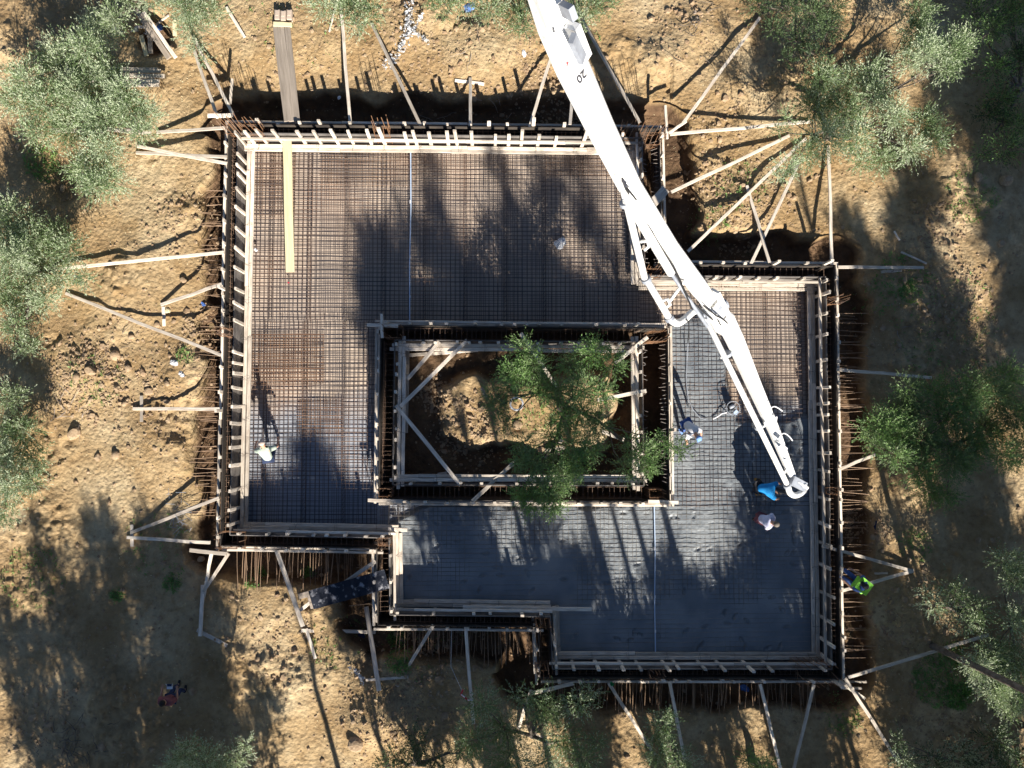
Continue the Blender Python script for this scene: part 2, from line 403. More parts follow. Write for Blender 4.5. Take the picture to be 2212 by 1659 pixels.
# ------------------------------------------------------------------ ground
def axis(lo, hi, st, far):
    a = list(np.arange(lo, hi + 1e-6, st)); s = st; x = a[-1]; rt = []
    while x < far: s *= 1.35; x += s; rt.append(x)
    s = st; x = a[0]; lf = []
    while x > -far: s *= 1.35; x -= s; lf.append(x)
    return np.array(lf[::-1] + a + rt)
xs = axis(-20.0, 21.0, 0.055, 400); ys = axis(-17.0, 18.0, 0.055, 400)
GX, GY = np.meshgrid(xs, ys, indexing='xy')
GZ = ground_z(GX, GY)
n1, n2 = len(ys), len(xs)
idx = np.arange(n1 * n2).reshape(n1, n2)
quads = np.stack([idx[:-1, :-1], idx[:-1, 1:], idx[1:, 1:], idx[1:, :-1]], -1).reshape(-1, 4)
gm = npmesh('ground', np.stack([GX, GY, GZ], -1).reshape(-1, 3), quads, smooth=True)
def soil():
    m = bpy.data.materials.new('dry_earth'); m.use_nodes = True
    t = m.node_tree; b = t.nodes['Principled BSDF']; N = t.nodes.new; Lk = t.links.new
    b.inputs['Roughness'].default_value = 0.95; b.inputs['Specular IOR Level'].default_value = 0.1
    geo = N('ShaderNodeNewGeometry')
    def noise(sc, det=8, ro=0.6):
        n = N('ShaderNodeTexNoise'); n.inputs['Scale'].default_value = sc; n.inputs['Detail'].default_value = det
        n.inputs['Roughness'].default_value = ro; Lk(geo.outputs['Position'], n.inputs['Vector']); return n
    def ramp(src, stops):
        r = N('ShaderNodeValToRGB'); e = r.color_ramp.elements
        while len(e) < len(stops): e.new(0.5)
        for k, (p, c) in enumerate(stops): e[k].position = p; e[k].color = (*c, 1)
        Lk(src, r.inputs[0]); return r
    def mix(f, a, c, mode='MIX'):
        x = N('ShaderNodeMix'); x.data_type = 'RGBA'; x.blend_type = mode
        if isinstance(f, float): x.inputs[0].default_value = f
        else: Lk(f, x.inputs[0])
        Lk(a, x.inputs[6]); Lk(c, x.inputs[7]); return x.outputs[2]
    big = ramp(noise(0.35, 6).outputs[0], [(0.36, (0.35, 0.24, 0.125)), (0.5, (0.45, 0.33, 0.185)), (0.64, (0.56, 0.44, 0.27))])
    mid = ramp(noise(3.5, 9, 0.7).outputs[0], [(0.3, (0.5, 0.44, 0.4)), (0.5, (0.95, 0.95, 0.95)), (0.72, (1.2, 1.18, 1.15))])
    c = mix(0.75, big.outputs[0], mid.outputs[0], 'MULTIPLY')
    red = ramp(noise(1.1, 9, 0.65).outputs[0], [(0.47, (0, 0, 0)), (0.62, (0.5, 0.5, 0.5))])
    rc = N('ShaderNodeRGB'); rc.outputs[0].default_value = (0.31, 0.195, 0.085, 1)
    c = mix(red.outputs[0], c, rc.outputs[0])
    # damp subsoil colour below the old surface level
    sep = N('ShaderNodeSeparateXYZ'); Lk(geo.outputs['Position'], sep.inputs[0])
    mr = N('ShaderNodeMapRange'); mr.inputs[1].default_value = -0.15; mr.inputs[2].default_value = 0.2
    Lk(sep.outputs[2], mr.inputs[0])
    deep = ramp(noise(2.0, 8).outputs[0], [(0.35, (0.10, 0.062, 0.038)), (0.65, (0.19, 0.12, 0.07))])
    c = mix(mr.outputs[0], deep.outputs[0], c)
    # thin grass and litter staining
    g = ramp(noise(0.9, 10, 0.7).outputs[0], [(0.60, (0, 0, 0)), (0.72, (0.55, 0.55, 0.55))])
    gr = N('ShaderNodeRGB'); gr.outputs[0].default_value = (0.16, 0.15, 0.07, 1)
    c = mix(g.outputs[0], c, gr.outputs[0])
    vo = N('ShaderNodeTexVoronoi'); vo.inputs['Scale'].default_value = 7.0; Lk(geo.outputs['Position'], vo.inputs['Vector'])
    pb = ramp(vo.outputs['Distance'], [(0.05, (1.25, 1.2, 1.15)), (0.25, (1, 1, 1))])
    c = mix(0.6, c, pb.outputs[0], 'MULTIPLY')
    Lk(c, b.inputs['Base Color'])
    hsum = N('ShaderNodeMath'); hsum.operation = 'ADD'
    Lk(noise(9, 12, 0.72).outputs[0], hsum.inputs[0])
    sc = N('ShaderNodeMath'); sc.operation = 'MULTIPLY'; sc.inputs[1].default_value = -0.5
    Lk(vo.outputs['Distance'], sc.inputs[0]); Lk(sc.outputs[0], hsum.inputs[1])
    bp = N('ShaderNodeBump'); bp.inputs['Strength'].default_value = 0.9; bp.inputs['Distance'].default_value = 0.09
    Lk(hsum.outputs[0], bp.inputs['Height']); Lk(bp.outputs[0], b.inputs['Normal'])
    return m
def wet_sheen_patch():  # wet southern floor: its blue-grey water sheen is painted into the base colour
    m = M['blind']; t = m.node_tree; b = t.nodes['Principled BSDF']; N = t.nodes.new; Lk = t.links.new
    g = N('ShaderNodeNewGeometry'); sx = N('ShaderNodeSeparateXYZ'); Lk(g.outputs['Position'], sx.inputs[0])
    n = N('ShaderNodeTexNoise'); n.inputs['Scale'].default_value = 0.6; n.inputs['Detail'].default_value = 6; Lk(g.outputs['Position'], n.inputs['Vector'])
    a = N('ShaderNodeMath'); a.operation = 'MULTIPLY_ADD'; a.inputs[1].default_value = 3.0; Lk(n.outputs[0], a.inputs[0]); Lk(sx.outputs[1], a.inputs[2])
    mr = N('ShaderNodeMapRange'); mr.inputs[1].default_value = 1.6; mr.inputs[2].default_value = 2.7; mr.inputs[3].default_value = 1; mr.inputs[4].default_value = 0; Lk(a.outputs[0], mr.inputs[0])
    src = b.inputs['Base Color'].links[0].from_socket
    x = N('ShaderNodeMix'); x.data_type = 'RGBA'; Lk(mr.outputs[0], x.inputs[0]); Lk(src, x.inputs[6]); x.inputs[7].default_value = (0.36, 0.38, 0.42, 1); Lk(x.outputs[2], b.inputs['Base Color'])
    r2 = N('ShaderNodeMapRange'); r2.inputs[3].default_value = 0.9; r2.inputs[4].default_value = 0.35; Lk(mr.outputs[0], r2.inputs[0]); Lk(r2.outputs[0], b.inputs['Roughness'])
wet_sheen_patch()
M['coat'] = mat('cement_coated_bar', (0.30, 0.295, 0.275), 0.6, (0.14, 0.125, 0.115), 0.8, 4)
M['soil'] = soil()
tag(link('ground', gm, M['soil']), kind='structure')

# ------------------------------------------------------------------ blinding and fresh concrete
def slabgrid(st):
    x0 = min(p[0] for p in OUT); x1 = max(p[0] for p in OUT); y0 = min(p[1] for p in OUT); y1 = max(p[1] for p in OUT)
    gx = np.arange(x0, x1, st); gy = np.arange(y0, y1, st)
    return np.meshgrid(gx, gy, indexing='xy')
def gridmesh(name, X, Y, Z, keep):
    n1, n2 = X.shape
    idx = np.arange(n1 * n2).reshape(n1, n2)
    k = keep[:-1, :-1] & keep[1:, 1:] & keep[:-1, 1:] & keep[1:, :-1]
    q = np.stack([idx[:-1, :-1], idx[:-1, 1:], idx[1:, 1:], idx[1:, :-1]], -1)[k]
    used = np.unique(q); rm = np.full(n1 * n2, -1); rm[used] = np.arange(len(used))
    V = np.stack([X, Y, Z], -1).reshape(-1, 3)[used]
    return npmesh(name, V, rm[q], smooth=True)
X, Y = slabgrid(0.12)
keep = inside(offset_poly(IN, [0.02] * 10), X, Y) & ~inside(CYO, X, Y)
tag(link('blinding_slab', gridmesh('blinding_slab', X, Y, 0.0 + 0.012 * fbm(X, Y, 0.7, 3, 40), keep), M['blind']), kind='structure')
X, Y = slabgrid(0.035)
u, v = UV(X, Y, 0.17)
nz = (fbm(X, Y, 1.3, 4, 50) - 0.47)
def soft(x, w): return sstep(-w, w, x)
m1 = soft(v - 1120 + nz * 60, 14) * soft(u - 925 + nz * 120, 25)
m1 = np.maximum(m1, soft(v - 1090 + nz * 30, 8) * soft(u - 830 - (1135 - v) * 2.0 + nz * 80, 20))
m1 = np.maximum(m1, soft(v - 1160 + nz * 20, 8))
m2 = soft(u - 1446, 3) * soft(v - 690 + nz * 60, 14) * soft(1585 + nz * 60 - u + (v - 850) * 0.22, 8)
m3 = soft(u - 1446, 3) * soft(v - 897 + nz * 60 - 4, 8)
mk = np.clip(np.maximum(np.maximum(m1, m2), m3), 0, 1)
sm = np.clip(np.maximum(soft(v - 1168 + nz * 60, 12) * soft(1240 + nz * 260 - u, 50), np.maximum(soft(v - 1290 + nz * 60, 14), soft(u - 1655 + nz * 60, 14) * soft(v - 900, 8))), 0, 1)
lump = (vnoise(X, Y, 0.09, 60) - 0.5) * 0.014 + (vnoise(X, Y, 0.05, 61) - 0.5) * 0.010 + (fbm(X, Y, 0.5, 3, 65) - 0.44) * 0.05
Z = -0.05 + mk * (0.05 + 0.166) + lump * mk * (1 - 0.8 * sm) + sm * mk * 0.016 + nz * 0.03 * mk
for _ in range(170):        # boot holes trodden in the wet surface
    hx, hy = P(random.uniform(880, 1740), random.uniform(1100, 1400), 0.18).xy
    if random.random() < 0.4: hx, hy = P(random.uniform(1590, 1740), random.uniform(920, 1200), 0.18).xy
    a = random.uniform(0, 3.14); dx = (X - hx) * math.cos(a) + (Y - hy) * math.sin(a); dy = -(X - hx) * math.sin(a) + (Y - hy) * math.cos(a)
    q = (dx / 0.14) ** 2 + (dy / 0.065) ** 2
    Z = Z - 0.045 * np.exp(-q) * mk + 0.014 * np.exp(-(q - 2) ** 2) * mk
keep = inside(IN, X, Y) & ~inside(CYO, X, Y) & (Z > -0.02)
tag(link('fresh_concrete', gridmesh('fresh_concrete', X, Y, Z, keep), M['conc']), kind='structure')

# ------------------------------------------------------------------ reinforcement mats
def clip_line(poly, axis_, c, lo, hi):
    """intervals of the line axis=c inside poly"""
    xsn = []; n = len(poly)
    for i in range(n):
        p = poly[i]; q = poly[(i + 1) % n]
        a, b = (p[axis_], q[axis_])
        if (a > c) != (b > c):
            t = (c - a) / (b - a); xsn.append(p[1 - axis_] + t * (q[1 - axis_] - p[1 - axis_]))
    xsn.sort(); out = []
    for i in range(0, len(xsn) - 1, 2):
        s, e = max(lo, xsn[i] + 0.09), min(hi, xsn[i + 1] - 0.09)
        if e - s > 0.15: out.append((s, e))
    return out
def cut(iv, holes):
    out = []
    for (s, e) in iv:
        segs = [(s, e)]
        for (a, b) in holes:
            ns = []
            for (x, y) in segs:
                if b < x or a > y: ns.append((x, y))
                else:
                    if a > x: ns.append((x, a - 0.02))
                    if b < y: ns.append((b + 0.02, y))
            segs = ns
        out += [q for q in segs if q[1] - q[0] > 0.12]
    return out
CYH = offset_poly(CYO, [0.08] * 4)
def clipholes(axis_, c):
    n = len(CYH); v_ = []
    for i in range(n):
        p = CYH[i]; q = CYH[(i + 1) % n]; a, b = p[axis_], q[axis_]
        if (a > c) != (b > c):
            t = (c - a) / (b - a); v_.append(p[1 - axis_] + t * (q[1 - axis_] - p[1 - axis_]))
    v_.sort(); return [(v_[0], v_[1])] if len(v_) == 2 else []
def bars(x0, x1, y0, y1, sp, z, r, jit=0.012):
    mb = MB()
    for ax, lo, hi, l2, h2 in ((0, x0, x1, y0, y1), (1, y0, y1, x0, x1)):
        c = lo + sp * random.random()
        while c < hi:
            cc = c + random.uniform(-0.014, 0.014)
            zz = z + (r * 1.3 if ax else 0)
            for (s, e) in cut(clip_line(IN, ax, cc, l2, h2), clipholes(ax, cc)):
                s += random.uniform(-0.03, 0.05); e -= random.uniform(-0.03, 0.05)
                n = max(1, int((e - s) / 0.9)); pts = []
                for k in range(n + 1):
                    t = s + (e - s) * k / n; o = cc + random.uniform(-jit, jit); q = zz + random.uniform(-0.008, 0.008)
                    pts.append((o, t, q) if ax == 0 else (t, o, q))
                mb.tube(pts, r, 4)
            c += sp * (1 + random.uniform(-0.1, 0.1))
    return mb
def chairs(x0, x1, y0, y1, step):
    mb = MB(); x = x0 + step * 0.5
    while x < x1:
        y = y0
        for (s, e) in cut(clip_line(IN, 0, x, y0, y1), clipholes(0, x)):
            for dx in (-0.05, 0.05): mb.tube([(x + dx, s, 0.10), (x + dx, e, 0.10)], 0.007, 4)
            y = s; k = 0
            while y < e - 0.1:
                mb.tube([(x - 0.05, y, 0.01), (x, y + 0.07, 0.155), (x + 0.05, y + 0.14, 0.01)], 0.006, 4); y += 0.17
        x += step * random.uniform(0.9, 1.1)
    return mb
def px(u, v): return P(u, v, 0.18)
matdefs = [
    ('steel mesh over the whole northern room of the raft, crossed by its long plank', 541, 1378, 322, 693, 0.152),
    ('rusty steel mesh along the western strip beside the courtyard formwork', 525, 818, 693, 1146, 0.152),
    ('steel mesh of the eastern wing under the white pump boom', 1384, 1752, 613, 1095, 0.158),
    ('steel mesh mostly drowned in wet concrete at the southern end', 818, 1765, 1088, 1426, 0.165)]
for k, (lb, a, b, c, d, sp) in enumerate(matdefs):
    p0 = px(a, d); p1 = px(b, c)
    e = empty('rebar_mat', (p0.x, p0.y, 0), lb, 'rebar mat', 'steel mats of the raft')
    bars(p0.x, p1.x, p0.y, p1.y, sp * 1.12, 0.055, 0.0075).build('bottom_layer', M['steel'], e)
    bars(p0.x, p1.x, p0.y, p1.y, sp, 0.172, 0.0085).build('top_layer', M['coat'] if k == 3 else M['steel'], e)
    chairs(p0.x, p1.x, p0.y, p1.y, 1.35).build('spacer', M['steel'], e)
    if k < 2:
        ex = MB()
        for (ua, ub, va, vb) in ([(541, 640, 325, 470), (690, 900, 325, 400), (1180, 1340, 325, 380)], [(535, 700, 720, 830), (640, 740, 860, 940)])[k]:
            q0 = px(ua, vb); q1 = px(ub, va)
            bars(q0.x, q1.x, q0.y, q1.y, 0.11, 0.125, 0.008).build('extra_bars', M['rust'] if k else M['rebar'], e)

# ------------------------------------------------------------------ formwork
def wall_form(name, a, b, nrm, label, top, base, inner=True, stud_h=1.42, sp=0.6, waler_z=(0.34,), upper=True, ph=1.13, group='formwork', stud_side=1, miss=0.06, hv=0.16):
    """panel from a to b, studs and walers on the side nrm points to"""
    a = Vector((a[0], a[1], 0)); b = Vector((b[0], b[1], 0)); n = Vector((nrm[0], nrm[1], 0)).normalized()
    d = (b - a).normalized(); L = (b - a).length
    e = empty(name, (a + b) / 2 + Vector((0, 0, base)), label, 'formwork', group)
    # panel of stacked boards, butted lengths
    mb = MB(); z = base + 0.01; bh = 0.27; j = 0
    while z < ph - 0.05:
        h = min(bh, ph - z); s = 0.0; off = random.uniform(1.5, 3.5)
        while s < L - 0.01:
            t = min(L, s + off); off = random.uniform(2.8, 4.0)
            zz = h - 0.006 + (random.uniform(-0.02, 0.02) if z + h > ph - 0.06 else 0)
            o = n * random.uniform(-0.003, 0.003)
            mb.beam(a + d * (s + 0.003) + o + Vector((0, 0, z + zz / 2)), a + d * (t - 0.003) + o + Vector((0, 0, z + zz / 2)), 0.026, zz)
            s = t
        z += bh; j += 1
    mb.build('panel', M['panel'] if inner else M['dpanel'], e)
    s = random.uniform(0.15, 0.4)
    while s < L - 0.1:
        if random.random() > miss:
            hh = stud_h + random.uniform(-hv, hv)
            if not inner and random.random() < 0.12: hh += 0.45
            p = a + d * s + n * 0.062
            p.z = 0; q = p + Vector((0, 0, hh)) + d * random.uniform(-0.05, 0.05) + n * random.uniform(-0.015, 0.04); p.z = max(base, -0.35)
            ww = random.uniform(0.095, 0.125)
            timber('stud', p, q, ww, 0.075, M['wood'], e, up=n, wob=0.004, segs=1)
        s += sp * random.choice((0.6, 0.85, 1.0, 1.0, 1.2, 1.35)) * random.uniform(0.9, 1.1)
    def run(z, off, w_, h_):
        s = -random.uniform(0, 0.25)
        while s < L - 0.3:
            t = min(L + random.uniform(-0.05, 0.2), s + random.uniform(3.2, 4.8))
            dz = random.uniform(-0.012, 0.012); o2 = random.uniform(-0.01, 0.015)
            timber('waler', a + d * s + n * (off + o2) + Vector((0, 0, z + dz)), a + d * (t - 0.01) + n * (off + o2 + random.uniform(-0.01, 0.01)) + Vector((0, 0, z + dz)), w_, h_, M['wood'], e, wob=0.006)
            s = t
    if inner:
        for wz in waler_z:
            run(wz, 0.165, 0.12, 0.09); run(wz - 0.03, 0.300, 0.12, 0.085)
        if upper: run(0.93, 0.145, 0.085, 0.09)
    else:
        run(0.96, 0.145, 0.085, 0.10)
        if upper: run(0.4, 0.145, 0.085, 0.10)
    # wire ties
    ti = MB(); s = 0.5
    while s < L:
        z = waler_z[0]
        for k in range(2):
            p = a + d * (s + random.uniform(-.05, .05)) + Vector((0, 0, z + 0.05))
            pts = [p + n * t + d * random.uniform(-0.05, 0.05) + Vector((0, 0, random.uniform(-0.01, 0.03))) for t in (0.05, 0.14, 0.25, 0.37)]
            ti.tube(pts, 0.004, 3)
        s += random.uniform(1.0, 1.6)
    if inner: tag(ti.build('wire_ties', M['steel'], e), kind='stuff')
    return e

def cage(a, b, nrm_out, gap, label, rods=None, zig=False, pedge=None):
    """steel in the gap between two forms; rods: list of (s, z, length, skew) starter bars sticking out through the outer form"""
    a = Vector((a[0], a[1], 0)); b = Vector((b[0], b[1], 0)); n = Vector((nrm_out[0], nrm_out[1], 0)).normalized()
    d = (b - a).normalized(); L = (b - a).length
    e = empty('wall_cage', (a + b) / 2, label, 'rebar cage', 'steel cages inside the wall forms')
    mb = MB()
    for z in (0.08, 0.35, 0.62, 0.86):
        for o in (0.06, gap - 0.07):
            mb.tube([a + n * o + Vector((0, 0, z)), b + n * o + Vector((0, 0, z))], 0.008, 4)
    mb.build('long_bars', M['rebar'], e)
    st = MB(); hk = MB(); s = 0.08
    while s < L:
        o1, o2 = 0.05, gap - 0.06
        j = random.uniform(-0.02, 0.02)
        if zig:
            for oo in (o1, o2): st.tube([a + d * s + n * oo + Vector((0, 0, -0.3)), a + d * (s + j) + n * oo + Vector((0, 0, 0.96))], 0.006, 4)
            q = random.uniform(-0.08, 0.08)
            hk.tube([a + d * s + n * (gap - 0.03) + Vector((0, 0, 0.98)), a + d * (s + q) + n * (gap - random.uniform(0.15, 0.32)) + Vector((0, 0, 0.93))], 0.009, 4)
            if random.random() < 0.7: hk.tube([a + d * s + n * 0.03 + Vector((0, 0, 1.0)), a + d * (s - q) + n * random.uniform(0.12, 0.2) + Vector((0, 0, 0.95))], 0.009, 4)
        else:
            st.tube([a + d * s + n * o1 + Vector((0, 0, -0.3)), a + d * (s + j) + n * o1 + Vector((0, 0, 0.94)), a + d * (s + j) + n * o2 + Vector((0, 0, 0.94)), a + d * s + n * o2 + Vector((0, 0, -0.3))], 0.006, 4)
        s += random.uniform(0.15, 0.22) * (0.8 if zig else 1)
    tag(st.build('stirrups', M['rebar'], e), kind='stuff')
    if zig: tag(hk.build('bent_hooks', M['hook'], e), kind='stuff')
    if rods:
        for (s, z, ln, sk) in rods:
            t = MB(); p = a + d * s + n * (gap - 0.1) + Vector((0, 0, z))
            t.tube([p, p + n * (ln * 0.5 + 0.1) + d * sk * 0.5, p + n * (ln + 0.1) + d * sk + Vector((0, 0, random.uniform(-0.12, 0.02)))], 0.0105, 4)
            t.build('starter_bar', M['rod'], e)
    return e

side = ['north', 'north-east return', 'east wing north', 'east', 'south', 'south step', 'middle south', 'west step', 'south-west', 'west']
def rodset(L, sp, ln, s0=0.3, s1=None, holes=()):
    out = []; s = s0
    while s < (s1 if s1 else L - 0.2):
        if not any(h0 < s < h1 for (h0, h1) in holes):
            out.append((s, random.choice([0.18, 0.45, 0.7]) + random.uniform(-0.05, 0.05), ln * random.uniform(0.75, 1.12), random.uniform(-0.12, 0.12)))
        s += sp * random.uniform(0.3, 1.7)
    return out[:96]
labI = ['inner formwork along the north edge of the northern room, bleached by the sun',
        'inner formwork between the northern room and the north-east recess, crossed by the boom',
        'inner formwork along the north edge of the eastern wing right of the boom',
        'long inner formwork down the east edge behind the boom tip',
        'inner formwork along the bottom edge of the wet concrete',
        'short inner formwork at the lower step beside the wet concrete',
        'inner formwork above the long loose timber that juts over wet concrete',
        'short blue-grey inner formwork next to the black ramp',
        'inner formwork at the bottom of the dry western mesh strip',
        'long inner formwork down the west edge beside the bending sage-shirted worker']
labO = [s.replace('inner', 'outer') for s in
        ['inner formwork facing the dark northern trench', 'inner formwork of the north-east recess where the slanted braces land',
         'inner formwork facing the recess, with white boards lit by sun', 'long inner formwork facing the shaded eastern trench',
         'inner formwork along the bottom edge above the lower trees', 'short inner formwork at the lower step above the dark pit corner',
         'inner formwork over the hanging rods and red tape', 'short inner formwork behind the black ramp',
         'inner formwork above the row of long orange rods', 'long inner formwork facing the western trench full of thin rods']]
labC = ['steel cage in the dark gap of the north wall', 'steel cage with bent hooks in the wide north-east gap',
        'steel cage in the gap along the east wing north wall', 'steel cage with many rods reaching out to the east',
        'steel cage with rods hanging over the bottom trench', 'steel cage with tangled rusty bars in the lower step gap',
        'steel cage with thin rods near the red and white tape', 'steel cage in the gap beside the black ramp',
        'steel cage with the even row of long orange rods', 'steel cage with thin pale rods over the western trench']
for i in range(10):
    a = Vector(IN[i]); b = Vector(IN[(i + 1) % 10]); d = (b - a).normalized(); n = Vector((-d.y, d.x))
    oa = Vector(OUT[i]); ob = Vector(OUT[(i + 1) % 10])
    wall_form('inner_formwork', a, b, -n, labI[i], 1.1, 0.02, inner=True, upper=(i != 9), sp=0.58 if i in (0, 9) else 0.7, group='wall formwork around the raft', stud_h=1.56 if i == 0 else (1.40 if i in (9, 3, 4) else 1.28), hv=0.28 if i == 0 else 0.16)
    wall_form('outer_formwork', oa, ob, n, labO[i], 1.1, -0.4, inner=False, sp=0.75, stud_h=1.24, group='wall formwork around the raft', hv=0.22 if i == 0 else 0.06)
    L = (b - a).length
    rods = None
    if i == 9: rods = rodset(L, 0.125, 1.15, 0.6, L - 0.9)
    if i == 8: rods = rodset(L, 0.09, 1.5, 0.3, L - 0.1)
    if i == 6: rods = rodset(L, 0.085, 1.35)
    if i == 4: rods = rodset(L, 0.10, 1.35)
    if i == 3: rods = rodset(L, 0.13, 1.35, 1.2)
    if i == 7: rods = rodset(L, 0.25, 1.0)
    cage(a, b, n, GAP[i], labC[i], rods, zig=(i == 1))

cl = ['north', 'east', 'south', 'west']
for i in range(4):
    a = Vector(CYO[i]); b = Vector(CYO[(i + 1) % 4]); d = (b - a).normalized(); n = Vector((-d.y, d.x))
    c = Vector(CYI[i]); f = Vector(CYI[(i + 1) % 4])
    wall_form('courtyard_formwork', a, b, n, 'slab side formwork on the %s side of the courtyard' % cl[i], 1.1, 0.02, inner=False, sp=0.72, stud_h=1.2, group='formwork around the courtyard', hv=0.05)
    wall_form('courtyard_formwork', c, f, -n, 'tree side formwork on the %s side of the courtyard' % cl[i], 1.1, 0.0, inner=True, sp=0.66, stud_h=1.22, waler_z=(0.9,), upper=False, group='formwork around the courtyard', hv=0.08)
    g = ((a - c).dot(n))
    cage(c, f, n, g, 'rebar cage in the %s courtyard wall%s' % (cl[i], ', with bright bent hooks' if i == 1 else ''), None, zig=(i == 1))

# column bundles
def column(u, v, label, h=1.9, nb=4, wd=0.5, lean=0.06):
    c = P(u, v, 1.1); c.z = 0
    e = empty('column_cage', c, label, 'rebar column', 'column cages in the wall forms')
    for i in range(nb):
        for j in range(3):
            if nb > 2 and 0 < i < nb - 1 and j == 1: continue
            x = c.x + (i / (nb - 1) - 0.5) * wd; y = c.y + (j / 2 - 0.5) * wd * 0.55
            t = MB(); hh = h * random.uniform(0.85, 1.1)
            t.tube([(x, y, 0.05), (x + random.uniform(-lean, lean) * .4, y + random.uniform(-lean, lean) * .4, hh * 0.6), (x + random.uniform(-lean, lean), y + random.uniform(-lean, lean), hh)], 0.010, 5)
            t.build('vertical_bar', M['rust'] if random.random() < 0.6 else M['rebar'], e)
    for k in range(7):
        z = 0.3 + k * 0.14; s = MB(); a, b2 = wd / 2 + 0.02, wd * 0.275 + 0.02; j = random.uniform(-0.02, 0.02)
        s.tube([(c.x - a, c.y - b2, z), (c.x + a, c.y - b2 + j, z), (c.x + a, c.y + b2, z), (c.x - a + j, c.y + b2, z), (c.x - a, c.y - b2, z)], 0.007, 4)
        s.build('stirrup', M['rust'], e)
for q in [(505, 280, 'rusty column cage at the north-west corner of the works', 2.3, 4, 0.5), (550, 280, 'rusty column cage just right of the north-west corner', 1.9, 4, 0.55),
          (826, 284, 'lone column cage midway along the north wall left of centre', 2.0, 4, 0.5), (1352, 291, 'column cage at the north wall under the boom', 2.1, 4, 0.5),
          (1402, 300, 'column cage in the north-east corner under the boom', 2.2, 5, 0.7), (1412, 590, 'column cage where the north-east return meets the east wing', 1.8, 5, 0.5),
          (490, 718, 'small column cage midway down the west wall', 1.9, 4, 0.4), (500, 1166, 'flat rusty column cage at the south-west corner', 1.5, 5, 0.9),
          (832, 1170, 'column cage at the inner corner right of the orange rods', 1.6, 4, 0.4), (1172, 1345, 'column cage at the lower step corner', 1.8, 4, 0.45),
          (1170, 1440, 'column cage at the bottom left corner of the southern end', 1.8, 4, 0.4), (1418, 1455, 'column cage midway along the bottom wall', 1.5, 4, 0.45),
          (1760, 1454, 'wide column cage at the south-east corner', 1.6, 6, 1.2), (1800, 650, 'column cage near the top of the east wall', 1.8, 4, 0.4),
          (1796, 1060, 'column cage on the east wall beside the boom tip', 1.7, 4, 0.35),
          (850, 717, 'column cage at the north-west corner of the courtyard', 1.6, 4, 0.6), (1420, 726, 'column cage at the north-east corner of the courtyard', 1.7, 5, 0.6),
          (1418, 1066, 'column cage at the south-east corner of the courtyard', 1.5, 4, 0.45), (832, 1064, 'column cage at the south-west corner of the courtyard', 1.5, 4, 0.4)]:
    column(q[0], q[1], q[2], q[3], q[4], q[5])

